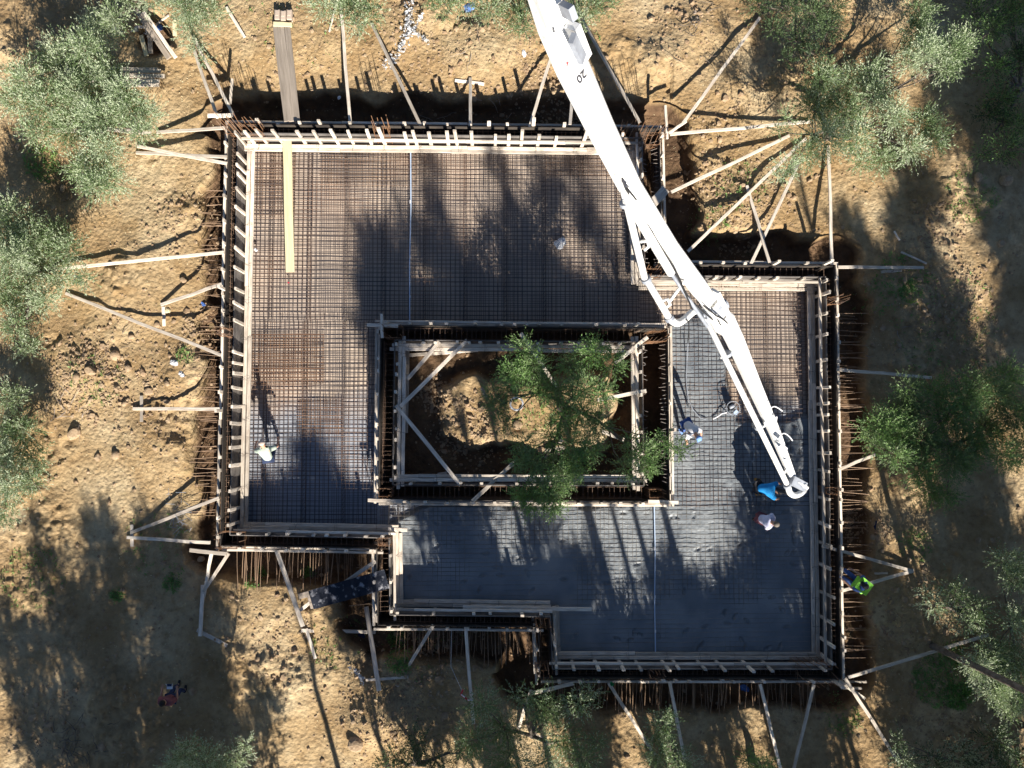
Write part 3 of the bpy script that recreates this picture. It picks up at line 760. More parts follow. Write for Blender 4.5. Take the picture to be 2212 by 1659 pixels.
# ------------------------------------------------------------------ raking braces, stakes and loose timber
def brace(u0, v0, u1, v1, label, w_=0.11, h_=0.05, z0=1.05, z1=None, m='wood', name='timber_brace', cat='brace', group='raking timber braces around the formwork'):
    """from the form top (u0,v0,z0) to the ground at (u1,v1)"""
    a = P(u0, v0, z0) if z0 is not None else PG(u0, v0, 0.03 + h_ / 2)
    b = PG(u1, v1, 0.03 + h_ / 2) if z1 is None else P(u1, v1, z1)
    o = timber(name, a, b, w_, h_, M[m], None, wob=0.02)
    return tag(o, label, cat, group)
B = [
 (505, 250, 417, 77, 'long brace leaving the north-west corner towards the timber pile, right of its twin'),
 (470, 255, 421, 110, 'long brace leaving the north-west corner, left one of the pair'),
 (757, 268, 737, 17, 'brace rising almost straight up just right of the walkway planks'),
 (909, 272, 803, 52, 'brace slanting up to the left beside the silver tangled sheet'),
 (1016, 269, 1016, 170, 'short brace ending at the small cross stake north of the wall'),
 (1144, 275, 1198, 101, 'brace leaning right, half hidden behind the white boom'),
 (1231, 270, 1240, 160, 'short brace at the right side of the boom over the north trench'),
 (1382, 265, 1248, 27, 'long brace with a dark joint right of the boom'),
 (1476, 265, 1640, 40, 'long brace from the north-east corner towards the dark tree'),
 (1447, 290, 1748, 264, 'pale brace running nearly level into the big north-east olive'),
 (1450, 415, 1704, 294, 'brace second from the top on the recess side reaching into the olive'),
 (1486, 543, 1740, 300, 'long diagonal brace crossing the recess'),
 (1622, 570, 1725, 350, 'dark brace crossing the thin leaning board in the recess'),
 (1662, 567, 1612, 402, 'thin pale board leaning left across the recess brace'),
 (1797, 572, 1787, 316, 'double length brace standing straight up at the east wing corner'),
 (1810, 577, 1993, 579, 'level brace pointing right from the east wing corner'),
 (1805, 798, 2010, 816, 'level brace pointing right at mid height of the east wall'),
 (1808, 1015, 1889, 982, 'short brace vanishing under the right hand olive tree'),
 (1776, 1179, 1971, 1233, 'upper board of the triangle beside the worker in the lime vest'),
 (1818, 1276, 1971, 1233, 'lower board of the triangle under the worker in the lime vest'),
 (1832, 1463, 2134, 1370, 'very long brace reaching right from the south-east corner'),
 (1825, 1464, 1940, 1646, 'long brace running down right from the south-east corner'),
 (1812, 1470, 1866, 1508, 'short board crossing the south-east corner brace'),
 (1758, 1478, 1712, 1665, 'brace leaning left, first one left of the south-east corner'),
 (1642, 1478, 1686, 1665, 'brace leaning right below the bottom wall near its blue rag'),
 (1446, 1471, 1478, 1640, 'brace below the bottom wall that ends in small tree leaves'),
 (1315, 1475, 1413, 1629, 'brace starting at the green cup on the bottom wall'),
 (1147, 1491, 1120, 1572, 'short brace under the lower step corner going into the tree'),
 (1006, 1354, 1023, 1562, 'steep brace hanging from the middle south wall'),
 (936, 1350, 858, 1481, 'brace leaning left above its small ground board, middle south wall'),
 (662, 1345, 598, 1189, 'bright white brace left of the black ramp'),
 (447, 1270, 494, 1196, 'short upper board of the south-west corner brace pair'),
 (457, 1196, 441, 1290, 'thin brace dropping from the south-west corner'),
 (454, 1172, 276, 1160, 'level lower brace pointing left from the south-west corner'),
 (474, 1075, 284, 1150, 'brace meeting the level one at the far left stake'),
 (484, 545, 95, 584, 'long brace reaching into the left middle olive tree'),
 (484, 612, 349, 659, 'short wide brace beside the yellow rag, west side'),
 (477, 767, 144, 634, 'longest brace of the west side slanting up to the left'),
 (482, 883, 289, 883, 'level brace over the heap of stones, west side'),
 (487, 276, 340, 287, 'brace reaching left from the north-west corner under the big olive'),
 (490, 339, 296, 331, 'lower board of the white pair on the upper west side'),
 (490, 353, 299, 317, 'crossing board of the white pair on the upper west side'),
]
for (a, b, c, d, lb) in B:
    if 'bright white' in lb:
        o = timber('timber_brace', P(598, 1190, 1.0), PG(662, 1345, 0.5), 0.15, 0.05, M['wood']); tag(o, lb, 'brace', 'raking timber braces around the formwork')
    elif 'short upper board' in lb:
        o = timber('timber_brace', P(494, 1195, 1.0), PG(446, 1274, 0.3), 0.11, 0.05, M['wood']); tag(o, lb, 'brace', 'raking timber braces around the formwork')
    else: brace(a, b, c, d, lb)
GB = 'loose boards lying on the ground'
def board(u0, v0, u1, v1, lb, w_=0.11, h_=0.05, m='wood', dz=0.0, name='loose_board'):
    a = PG(u0, v0, h_ / 2 + 0.02 + dz); b = PG(u1, v1, h_ / 2 + 0.02 + dz)
    return tag(timber(name, a, b, w_, h_, M[m]), lb, 'board', GB)
board(983, 175, 1046, 183, 'small cross board at the head of the short north brace')
board(490, 17, 529, 82, 'thin board lying free between the top trees and the walkway')
board(1902, 588, 1946, 584, 'short offcut lying under the level east corner brace')
board(1945, 545, 2000, 570, 'short board angled above the end of the level east corner brace', 0.07)
board(427, 1360, 492, 1394, 'dark board at the foot of the south-west brace', 0.13)
board(441, 1262, 435, 1372, 'upright-lying lower board of the south-west brace pair', 0.13, dz=0.08)
board(662, 1357, 682, 1422, 'tan board below the end of the bright white brace')
board(652, 1360, 812, 1364, 'level board left of the middle south wall corner', 0.12, dz=0.05)
board(793, 1308, 821, 1488, 'bleached heavy board standing out below the black ramp', 0.16, dz=0.15)
board(791, 1468, 882, 1461, 'ground board joining the two bleached lower boards', 0.09)
board(354, 663, 356, 705, 'short stake board beside the yellow rag')
board(307, 855, 307, 911, 'short stake board at the end of the west level brace')
board(286, 1133, 287, 1180, 'short stake board where the two far left braces meet')
board(1140, 1565, 1176, 1599, 'grey board half under the bottom centre tree', 0.12)
board(302, 30, 373, 134, 'heavy long plank on the timber pile, left of its twin', 0.2, dz=0.25, m='oldplank')
board(319, 37, 388, 134, 'heavy long plank on the timber pile, right of its twin', 0.13, dz=0.3)
board(326, 62, 330, 120, 'grey plank standing out below the crossing planks of the pile', 0.16, m='oldplank', dz=0.12)
board(243, 64, 330, 58, 'pale plank end poking left from the timber pile', 0.1)
board(247, 75, 300, 66, 'short pale plank below the one poking left', 0.09)
board(306, 78, 318, 122, 'ochre broken board in the pile hollow', 0.16, m='plank')
board(338, 55, 366, 34, 'white lath pointing up right from the timber pile', 0.06)
board(378, 45, 379, 78, 'yellow board end under the top left leaves', 0.14, m='plank')
board(1930, 500, 1942, 520, 'small pale lath on the sunlit eastern slope', 0.06)
board(1808, 1463, 1858, 1464, 'level board end poking out right of the south-east corner', 0.08, dz=0.4)
board(1805, 1477, 1848, 1477, 'lower level board end poking out right of the south-east corner', 0.08, dz=0.4)
board(1888, 1238, 1916, 1238, 'short board inside the triangle of boards', 0.07)
board(730, 0, 712, 70, 'thin pale pole in the top middle leaves', 0.06)
board(116, 285, 235, 287, 'long white board mostly under the big left olive', 0.14, dz=0.1)
board(230, 282, 330, 292, 'second long white board emerging from the big left olive', 0.14, dz=0.12)
board(1182, 1130, 1182, 1131, 'x') if False else None
# timber stack
for k, (y0, x0, x1, dz) in enumerate([(153, 150, 345, 0), (160, 160, 352, 0.02), (168, 150, 362, 0.1), (176, 170, 340, 0.02), (183, 170, 350, 0.06), (190, 250, 350, 0.1)]):
    board(x0, y0, x1, y0 + random.uniform(-4, 4), '%s board of the stack at the right edge of the big left olive' % ['topmost', 'second', 'longest', 'fourth', 'fifth', 'lowest'][k], 0.14, 0.06, dz=dz + 0.1)
# courtyard boards
C_ = [
 (1009, 735, 865, 878, 'long courtyard brace across the upper left corner', 1.0, 1.0), (949, 738, 880, 819, 'short courtyard brace tucked in the upper left corner', 1.0, 0.9),
 (855, 876, 995, 1048, 'heavy courtyard brace across the lower left corner', 1.0, 1.0), (1110, 999, 1020, 1083, 'thin board crossing the lower courtyard wall', 0.7, 1.2),
 (1125, 720, 1211, 848, 'slanted board from the top courtyard wall into the tree', 1.25, 0.5), (1399, 728, 1329, 784, 'courtyard brace across the upper right corner', 1.2, 0.9),
 (1396, 844, 1290, 864, 'level courtyard brace from the right wall into the tree', 1.1, 0.8), (1300, 931, 1348, 950, 'short tan board below the level courtyard brace', 0.8, 0.8)]
for (a, b, c, d, lb, z0, z1) in C_:
    tag(timber('courtyard_brace', P(a, b, z0), P(c, d, z1), 0.13, 0.06, M['wood']), lb, 'brace', 'timber braces inside the courtyard')
for (a, b, c, d, lb) in [(882, 750, 878, 935, 'upright-lying board along the left wall inside the courtyard'), (885, 768, 1033, 757, 'level board lying under the top courtyard wall'),
                         (852, 1037, 966, 1022, 'rust brown board at the bottom left inside the courtyard'), (1175, 990, 1214, 950, 'small crossed board under the courtyard tree')]:
    board(a, b, c, d, lb, 0.12, dz=0.06)
tag(timber('grey_offcut', PG(1040, 838, 0.2), PG(1052, 860, 0.2), 0.12, 0.05, M['oldplank']), 'short grey offcut left of the courtyard tree', 'board')
# long plank over the northern mesh
tag(timber('scaffold_plank', P(620, 298, 0.46), P(627, 588, 0.24), 0.31, 0.05, M['plank'], wob=0.01), 'long fresh yellow plank laid across the northern mesh', 'plank')
# three walkway planks bridging the trench
for k in range(3):
    u0, u1 = [(603, 631), (617, 640), (629, 648)][k]
    tag(timber('walkway_plank', PG([598, 610, 623][k], 60, 0.16), P([620, 631, 642][k] , 262, 1.12), 0.2, 0.05, M['oldplank'], wob=0.008),
        ['left plank of the walkway bridging the north trench', 'middle plank of the walkway bridging the north trench', 'right plank of the walkway bridging the north trench'][k], 'plank', 'three planks of the walkway')
tag(timber('cross_board', PG(594, 58, 0.2), PG(634, 60, 0.2), 0.16, 0.05, M['plank']), 'yellow cross board at the top end of the walkway', 'board')
for k in range(3):
    p = PG(602 + 13 * k, 38 + (k % 2) * 2, 0); b = MB()
    b.beam((p.x - 0.09, p.y, p.z + 0.12), (p.x + 0.09, p.y, p.z + 0.12), 0.36, 0.22)
    b.beam((p.x - 0.06, p.y + 0.05, p.z + 0.24), (p.x + 0.06, p.y + 0.05, p.z + 0.24), 0.2, 0.02)
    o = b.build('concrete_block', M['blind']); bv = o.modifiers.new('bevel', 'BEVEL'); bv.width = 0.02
    tag(o, ['left', 'middle', 'right'][k] + ' one of the three blocks above the walkway end', 'block', 'blocks at the walkway head')
# long timber jutting over wet concrete + screed
tag(timber('loose_timber', P(1000, 1312, 0.72), P(1278, 1316, 0.6), 0.13, 0.07, M['wood']), 'long timber jutting right over the wet concrete from the step corner', 'timber')
tag(timber('end_timber', P(838, 1143, 0.7), P(880, 1144, 0.7), 0.13, 0.08, M['wood']), 'short timber end jutting right above the black ramp corner', 'timber')
tag(timber('end_timber', P(793, 702, 1.1), P(860, 704, 1.1), 0.12, 0.08, M['wood']), 'timber end jutting left from the courtyard top left corner', 'timber')
tag(timber('end_timber', P(824, 678, 1.15), P(826, 730, 1.15), 0.1, 0.08, M['wood']), 'timber end jutting up from the courtyard top left corner', 'timber')
tag(timber('end_timber', P(795, 1080, 1.1), P(870, 1083, 1.1), 0.12, 0.08, M['wood']), 'timber end jutting left from the courtyard bottom left corner', 'timber')
tag(timber('end_timber', P(1400, 1083, 1.1), P(1465, 1085, 1.1), 0.12, 0.08, M['wood']), 'timber end jutting right from the courtyard bottom right corner', 'timber')
tag(timber('end_timber', P(449, 250, 1.2), P(500, 249, 1.2), 0.13, 0.08, M['wood']), 'white timber end jutting left at the north-west corner', 'timber')
tag(timber('end_timber', P(502, 170, 1.2), P(497, 225, 1.0), 0.08, 0.08, M['wood']), 'white stake standing above the north-west corner', 'timber')
tag(timber('thin_stake', P(841, 1090, 0.3), P(839, 1142, 0.3), 0.05, 0.05, M['oldplank']), 'thin stake lying on the slab below the courtyard bottom left corner', 'timber')
tag(timber('corner_timber', P(1437, 228, 1.3), P(1441, 300, 1.2), 0.09, 0.09, M['wood']), 'upright-lying timber at the outer north-east corner', 'timber')
tag(timber('corner_timber', P(1445, 287, 1.35), P(1482, 262, 1.3), 0.09, 0.09, M['wood']), 'short slanted timber at the outer north-east corner', 'timber')
tag(timber('corner_timber', P(1145, 1498, 1.0), P(1240, 1476, 1.1), 0.12, 0.06, M['wood']), 'slanted timber tying the lower step corner to the bottom wall', 'timber')
tag(timber('corner_timber', P(410, 1188, 1.0), P(490, 1196, 1.1), 0.13, 0.06, M['wood']), 'level timber poking left at the south-west corner', 'timber')
tag(timber('corner_timber', P(1408, 442, 1.6), P(1438, 408, 1.6), 0.32, 0.06, M['wood']), 'wide white plank half hidden by the boom at the north-east wall', 'timber')

# ------------------------------------------------------------------ black felt ramp
def ramp_():
    a = P(672, 1296, 0.75); b = P(836, 1250, 1.15)
    e = empty('board_ramp', a, 'black felt covered ramp leading up to the west step wall', 'ramp')
    d = (b - a).normalized(); y = Vector((-d.y, d.x, 0)).normalized()
    v = []; f = []; n, m_ = 40, 12; W = 0.66
    for i in range(n + 1):
        for j in range(m_ + 1):
            t = i / n; s = j / m_ - 0.5
            z = 0.03 + 0.02 * math.sin(t * 20 + s * 2) * (1 if t < 0.6 else 0.4) + random.uniform(-0.004, 0.004) + (0.05 if 0.56 < t < 0.62 else 0)
            p = a + (b - a) * t + y * s * W * 1.0 + Vector((0, 0, z)); v.append(p)
    for i in range(n):
        for j in range(m_): q = i * (m_ + 1) + j; f.append((q, q + 1, q + m_ + 2, q + m_ + 1))
    mb = MB(); mb.add(v, f); mb.build('felt_cover', M['tarp'], e)
    for s in (-0.2, 0.02, 0.22):
        timber('ramp_plank', a + y * s - d * (0.4 if s == 0.22 else 0.1) - Vector((0, 0, 0.035)), b + y * s * 0.95 - Vector((0, 0, 0.03)) - d * 0.1, 0.2, 0.05, M['oldplank'], e)
    timber('bearer', a - d * 0.5 - y * 0.25 + Vector((0, 0, -0.1)), a + d * 0.4 + y * 0.1 + Vector((0, 0, -0.1)), 0.12, 0.06, M['wood'], e)
    timber('bearer', P(745, 1258, 0.8), P(812, 1212, 1.0), 0.13, 0.05, M['wood'], e)
ramp_()

# ------------------------------------------------------------------ pump boom
def boom():
    A = P(1150, -90, 15.6); J1 = P(1375, 400, 10.8); K = P(1528, 655, 7.6); T = P(1722, 1052, 2.4)
    e = empty('concrete_pump_boom', A, 'white boom of a concrete pump reaching down over the works', 'pump boom')
    def box(name, pts, m, ups=None):
        """pts: (centre, width, height)"""
        mb = MB(); vs = []; fs = []
        for i, (c, w_, h_) in enumerate(pts):
            c = Vector(c); p = Vector(pts[max(i - 1, 0)][0]); q = Vector(pts[min(i + 1, len(pts) - 1)][0])
            d = (q - p).normalized(); x = d.cross(Vector((0, 0, 1))).normalized(); y = x.cross(d)
            ch = min(w_, h_) * 0.12
            for sx, sy in ((-w_/2 + ch, -h_/2), (w_/2 - ch, -h_/2), (w_/2, -h_/2 + ch), (w_/2, h_/2 - ch), (w_/2 - ch, h_/2), (-w_/2 + ch, h_/2), (-w_/2, h_/2 - ch), (-w_/2, -h_/2 + ch)):
                vs.append(c + x * sx + y * sy)
        for i in range(len(pts) - 1):
            for k in range(8):
                k2 = (k + 1) % 8; fs.append((i * 8 + k, i * 8 + k2, (i + 1) * 8 + k2, (i + 1) * 8 + k))
        fs.append(tuple(range(7, -1, -1))); fs.append(tuple((len(pts) - 1) * 8 + k for k in range(8)))
        mb.add(vs, fs); return mb.build(name, m, e)
    L = lambda t: A.lerp(K, t)
    def on(u, v, z): return P(u, v, z)
    s1 = [(on(1146, -90, 15.6), .38, .48), (on(1197, 60, 14.6), .46, .52), (on(1238, 150, 13.8), .50, .54), (on(1294, 270, 12.6), .45, .50), (on(1359, 400, 11.2), .40, .44), (on(1443, 532, 9.4), .38, .40), (on(1512, 625, 8.0), .40, .36), (on(1532, 652, 7.7), .34, .30)]
    b1 = box('upper_section', s1, M['white'])
    s2 = [(on(1538, 655, 7.45), .22, .3), (on(1566, 690, 7.0), .46, .36), (on(1588, 735, 6.4), .44, .34), (on(1630, 835, 5.0), .38, .30), (on(1672, 930, 3.9), .31, .26), (on(1714, 1036, 2.7), .20, .20)]
    b2 = box('lower_section', s2, M['white'])
    # knuckle
    k = MB(); c = on(1545, 668, 7.35)
    ax = (on(1560, 660, 7.35) - on(1530, 676, 7.35)).normalized()
    k.cyl(c - ax * 0.34, c + ax * 0.34, 0.15, 16); k.cyl(c - ax * 0.38, c + ax * 0.38, 0.06, 12)
    k.build('knuckle_pin', M['grey'], e, smooth=False)
    k = MB(); k.beam(on(1512, 640, 7.9), on(1556, 720, 6.9), 0.07, 0.3); k.beam(on(1545, 628, 7.9), on(1580, 700, 6.9), 0.07, 0.3); k.build('link_plate', M['white'], e)
    # upper delivery pipe
    def pipe(pts, r, name='delivery_pipe', m='white', n=14):
        mb = MB(); mb.tube(pts, r, n); return mb.build(name, M[m], e, smooth=True)
    def curve(pts, n=8):
        out = []; pts = [Vector(p) for p in pts]
        for i in range(len(pts) - 1):
            p0 = pts[max(i - 1, 0)]; p1 = pts[i]; p2 = pts[i + 1]; p3 = pts[min(i + 2, len(pts) - 1)]
            for k in range(n):
                t = k / n
                out.append(0.5 * ((2 * p1) + (p2 - p0) * t + (2 * p0 - 5 * p1 + 4 * p2 - p3) * t * t + (3 * p1 - p0 - 3 * p2 + p3) * t ** 3))
        out.append(pts[-1]); return out
    pipe(curve([on(1338, 360, 11.4), on(1345, 395, 11.2), on(1352, 432, 10.9), on(1392, 600, 8.9)]), 0.085)
    pipe([on(1399, 608, 8.8), on(1446, 688, 7.8)], 0.09)
    pipe(curve([on(1446, 688, 7.8), on(1462, 698, 7.5), on(1478, 690, 7.3), on(1489, 680, 7.2), on(1502, 671, 7.15), on(1517, 676, 7.1), on(1527, 694, 6.9)]), 0.10)
    pipe([on(1527, 694, 6.9), on(1702, 1050, 2.75)], 0.085)
    pipe(curve([on(1702, 1050, 2.75), on(1706, 1064, 2.6), on(1718, 1070, 2.45), on(1734, 1062, 2.35), on(1740, 1050, 2.2)]), 0.10, 'end_elbow')
    # end hose drops straight down from the elbow
    q = on(1712, 1066, 2.5)
    h = MB(); h.tube(curve([q, q + Vector((-0.05, 0, -0.5)), q + Vector((-0.12, 0.02, -1.1)), q + Vector((-0.25, 0.03, -1.75))]), 0.075, 12); h.build('end_hose', M['black'], e, smooth=True)
    def coupling(u, v, z, u2, v2, z2):
        a, b = on(u, v, z), on(u2, v2, z2); d = (b - a).normalized(); m_ = MB(); m_.cyl(a - d * 0.05, a + d * 0.05, 0.125, 16); m_.build('coupling', M['grey'], e)
    coupling(1350, 440, 10.8, 1392, 600, 8.9); coupling(1396, 604, 8.85, 1446, 688, 7.8); coupling(1446, 688, 7.8, 1460, 712, 7.6)
    coupling(1527, 692, 6.9, 1560, 760, 6.0); coupling(1572, 764, 6.1, 1640, 930, 4.1); coupling(1562, 765, 5.95, 1640, 925, 4.1); coupling(1638, 922, 4.25, 1702, 1050, 2.75); coupling(1700, 1048, 2.8, 1708, 1066, 2.5)
    # brackets holding the pipe
    def bracket(pts):
        m_ = MB(); m_.tube([on(*p) for p in pts], 0.04, 8); m_.build('pipe_bracket', M['white'], e)
    bracket([(1383, 522, 9.8), (1398, 520, 9.8), (1402, 532, 9.7), (1392, 540, 9.6)]); bracket([(1402, 525, 9.7), (1432, 510, 10.0)])
    bracket([(1430, 650, 8.3), (1442, 646, 8.3), (1448, 658, 8.2), (1438, 664, 8.1)]); bracket([(1446, 652, 8.2), (1484, 600, 8.6)])
    bracket([(1556, 772, 6.0), (1572, 770, 6.0), (1580, 758, 6.1), (1576, 748, 6.2)]); bracket([(1576, 752, 6.2), (1598, 758, 6.1)])
    bracket([(1640, 925, 4.2), (1652, 920, 4.2), (1654, 908, 4.3)]); bracket([(1650, 912, 4.3), (1668, 920, 4.2)])
    bracket([(1688, 1030, 3.0), (1702, 1010, 3.1)])
    # hydraulic cylinder along the inner side
    m_ = MB(); m_.cyl(on(1352, 425, 11.0), on(1450, 590, 9.2), 0.11, 14); m_.build('hydraulic_cylinder', M['white'], e, smooth=True)
    m_ = MB(); m_.cyl(on(1450, 590, 9.2), on(1528, 705, 7.2), 0.05, 10); m_.build('piston_rod', M['grey'], e, smooth=True)
    # fittings on the upper section
    m_ = MB(); m_.beam(on(1236, 55, 14.9), on(1262, 120, 14.2), 0.16, 0.25); m_.build('side_box', M['white'], e)
    m_ = MB(); m_.beam(on(1236, 82, 15.0), on(1258, 128, 14.4), 0.2, 0.1); m_.build('recess_plate', M['grey'], e)
    m_ = MB(); m_.beam(on(1222, 10, 15.6), on(1232, 38, 15.4), 0.12, 0.3); m_.build('side_lug', M['grey'], e)
    m_ = MB(); m_.tube([on(1344, 385, 11.75), on(1352, 398, 11.7), on(1358, 404, 11.7), on(1350, 404, 11.7), on(1344, 385, 11.75)], 0.02, 5); m_.build('drain_hole', M['ink'], e)
    # hoses
    for j, pts in enumerate([[(1352, 405, 11.6), (1380, 440, 11.0), (1400, 485, 10.4), (1430, 540, 9.8), (1462, 590, 9.2), (1480, 630, 8.6), (1500, 660, 8.0)],
                             [(1352, 408, 11.5), (1366, 430, 11.1), (1390, 470, 10.5), (1418, 520, 10.0), (1452, 575, 9.4), (1476, 625, 8.8), (1496, 668, 7.9)],
                             [(1500, 655, 8.1), (1518, 672, 7.7), (1540, 690, 7.4), (1556, 694, 7.2), (1568, 684, 7.3)],
                             [(1520, 660, 8.0), (1545, 680, 7.6), (1562, 690, 7.3), (1572, 700, 7.1), (1560, 702, 7.1), (1545, 694, 7.3)],
                             [(1480, 690, 7.4), (1488, 700, 7.3), (1486, 740, 6.0)]]):
        m_ = MB(); m_.tube(curve([on(*p) for p in pts], 5), 0.022 if j < 4 else 0.016, 6); m_.build('hydraulic_hose', M['black'], e)
    for pts in [[(1662, 884, 4.9), (1672, 878, 4.9), (1682, 882, 4.8), (1690, 888, 4.7)], [(1686, 940, 4.1), (1694, 936, 4.1), (1704, 942, 4.0), (1712, 952, 3.9)], [(1672, 906, 4.5), (1678, 900, 4.6), (1676, 912, 4.5)], [(1694, 978, 3.6), (1700, 970, 3.6), (1698, 966, 3.7)]]:
        m_ = MB(); m_.tube(curve([on(*p) for p in pts], 4), 0.018, 6); m_.build('cable_hook', M['whitepl'], e)
    # tip head
    m_ = MB(); m_.beam(on(1708, 1036, 2.9), on(1736, 1051, 2.6), 0.30, 0.22); m_.build('tip_head', M['grey'], e)
    m_ = MB(); m_.ball(on(1736, 1048, 2.7), (0.10, 0.10, 0.10)); m_.cyl(on(1722, 1040, 2.85), on(1744, 1054, 2.6), 0.06, 10); m_.build('tip_joint', M['white'], e, smooth=True)
    for (a, b) in (((1640, 906), (1656, 914)), ((1664, 952), (1674, 958)), ((1678, 990), (1686, 996))):
        m_ = MB(); m_.beam(on(a[0] + 16, a[1], 4.2), on(b[0] + 16, b[1], 4.0), 0.05, 0.12); m_.build('clamp', M['white'], e)
    # markings on the upper face
    def textmark(s, u, v, z, size, rot, m):
        cu = bpy.data.curves.new('marking', 'FONT'); cu.body = s; cu.size = size; cu.extrude = 0.002; cu.offset = size * 0.03; cu.align_x = 'CENTER'; cu.align_y = 'CENTER'
        o = bpy.data.objects.new('tmp', cu); COL.objects.link(o)
        bpy.context.view_layer.update()
        me = bpy.data.meshes.new_from_object(o.evaluated_get(bpy.context.evaluated_depsgraph_get()))
        bpy.data.objects.remove(o)
        d = (on(1290, 270, 12.6) - on(1236, 150, 13.8)).normalized()
        x = d.cross(Vector((0, 0, 1))).normalized(); y = x.cross(d)
        ob = link('marking', me, M[m], e)
        c = math.cos(rot); s_ = math.sin(rot)
        ex = x * c + d * s_; ey = y.cross(ex).normalized()
        pos = on(u, v, z) - A
        ob.matrix_basis = Matrix(((ex.x, ey.x, y.x, pos.x), (ex.y, ey.y, y.y, pos.y), (ex.z, ey.z, y.z, pos.z), (0, 0, 0, 1)))
    # height of the top face there: centre line height plus half the depth
    textmark('20', 1256, 165, 13.65 + 0.30, 0.23, 0.05, 'ink')
    textmark('2', 1196, 65, 14.6 + 0.30, 0.11, -0.3, 'ink'); textmark('c-', 1216, 135, 14.1 + 0.30, 0.10, -0.9, 'ink'); textmark('II', 1226, 138, 14.02 + 0.30, 0.10, -0.9, 'redp')
    m_ = MB(); m_.beam(on(1622, 822, 5.42), on(1634, 812, 5.42), 0.09, 0.01); m_.build('worn_patch', M['plank'], e)
boom()

# ------------------------------------------------------------------ people
def skinmesh(name, nodes, edges, m, parent, root=0, sub=1):
    me = bpy.data.meshes.new(name)
    me.from_pydata([n[0] for n in nodes], edges, [])
    o = bpy.data.objects.new(name, me); COL.objects.link(o)
    md = o.modifiers.new('skin', 'SKIN')
    sv = me.skin_vertices[0].data
    for i, n in enumerate(nodes):
        r = n[1]; sv[i].radius = (r, r) if isinstance(r, (int, float)) else r
        sv[i].use_root = (i == root)
    md.use_smooth_shade = True
    s2 = o.modifiers.new('sub', 'SUBSURF'); s2.levels = sub; s2.render_levels = sub
    bpy.context.view_layer.update()
    ev = bpy.data.meshes.new_from_object(o.evaluated_get(bpy.context.evaluated_depsgraph_get()))
    bpy.data.objects.remove(o)
    return link(name, ev, m, parent)

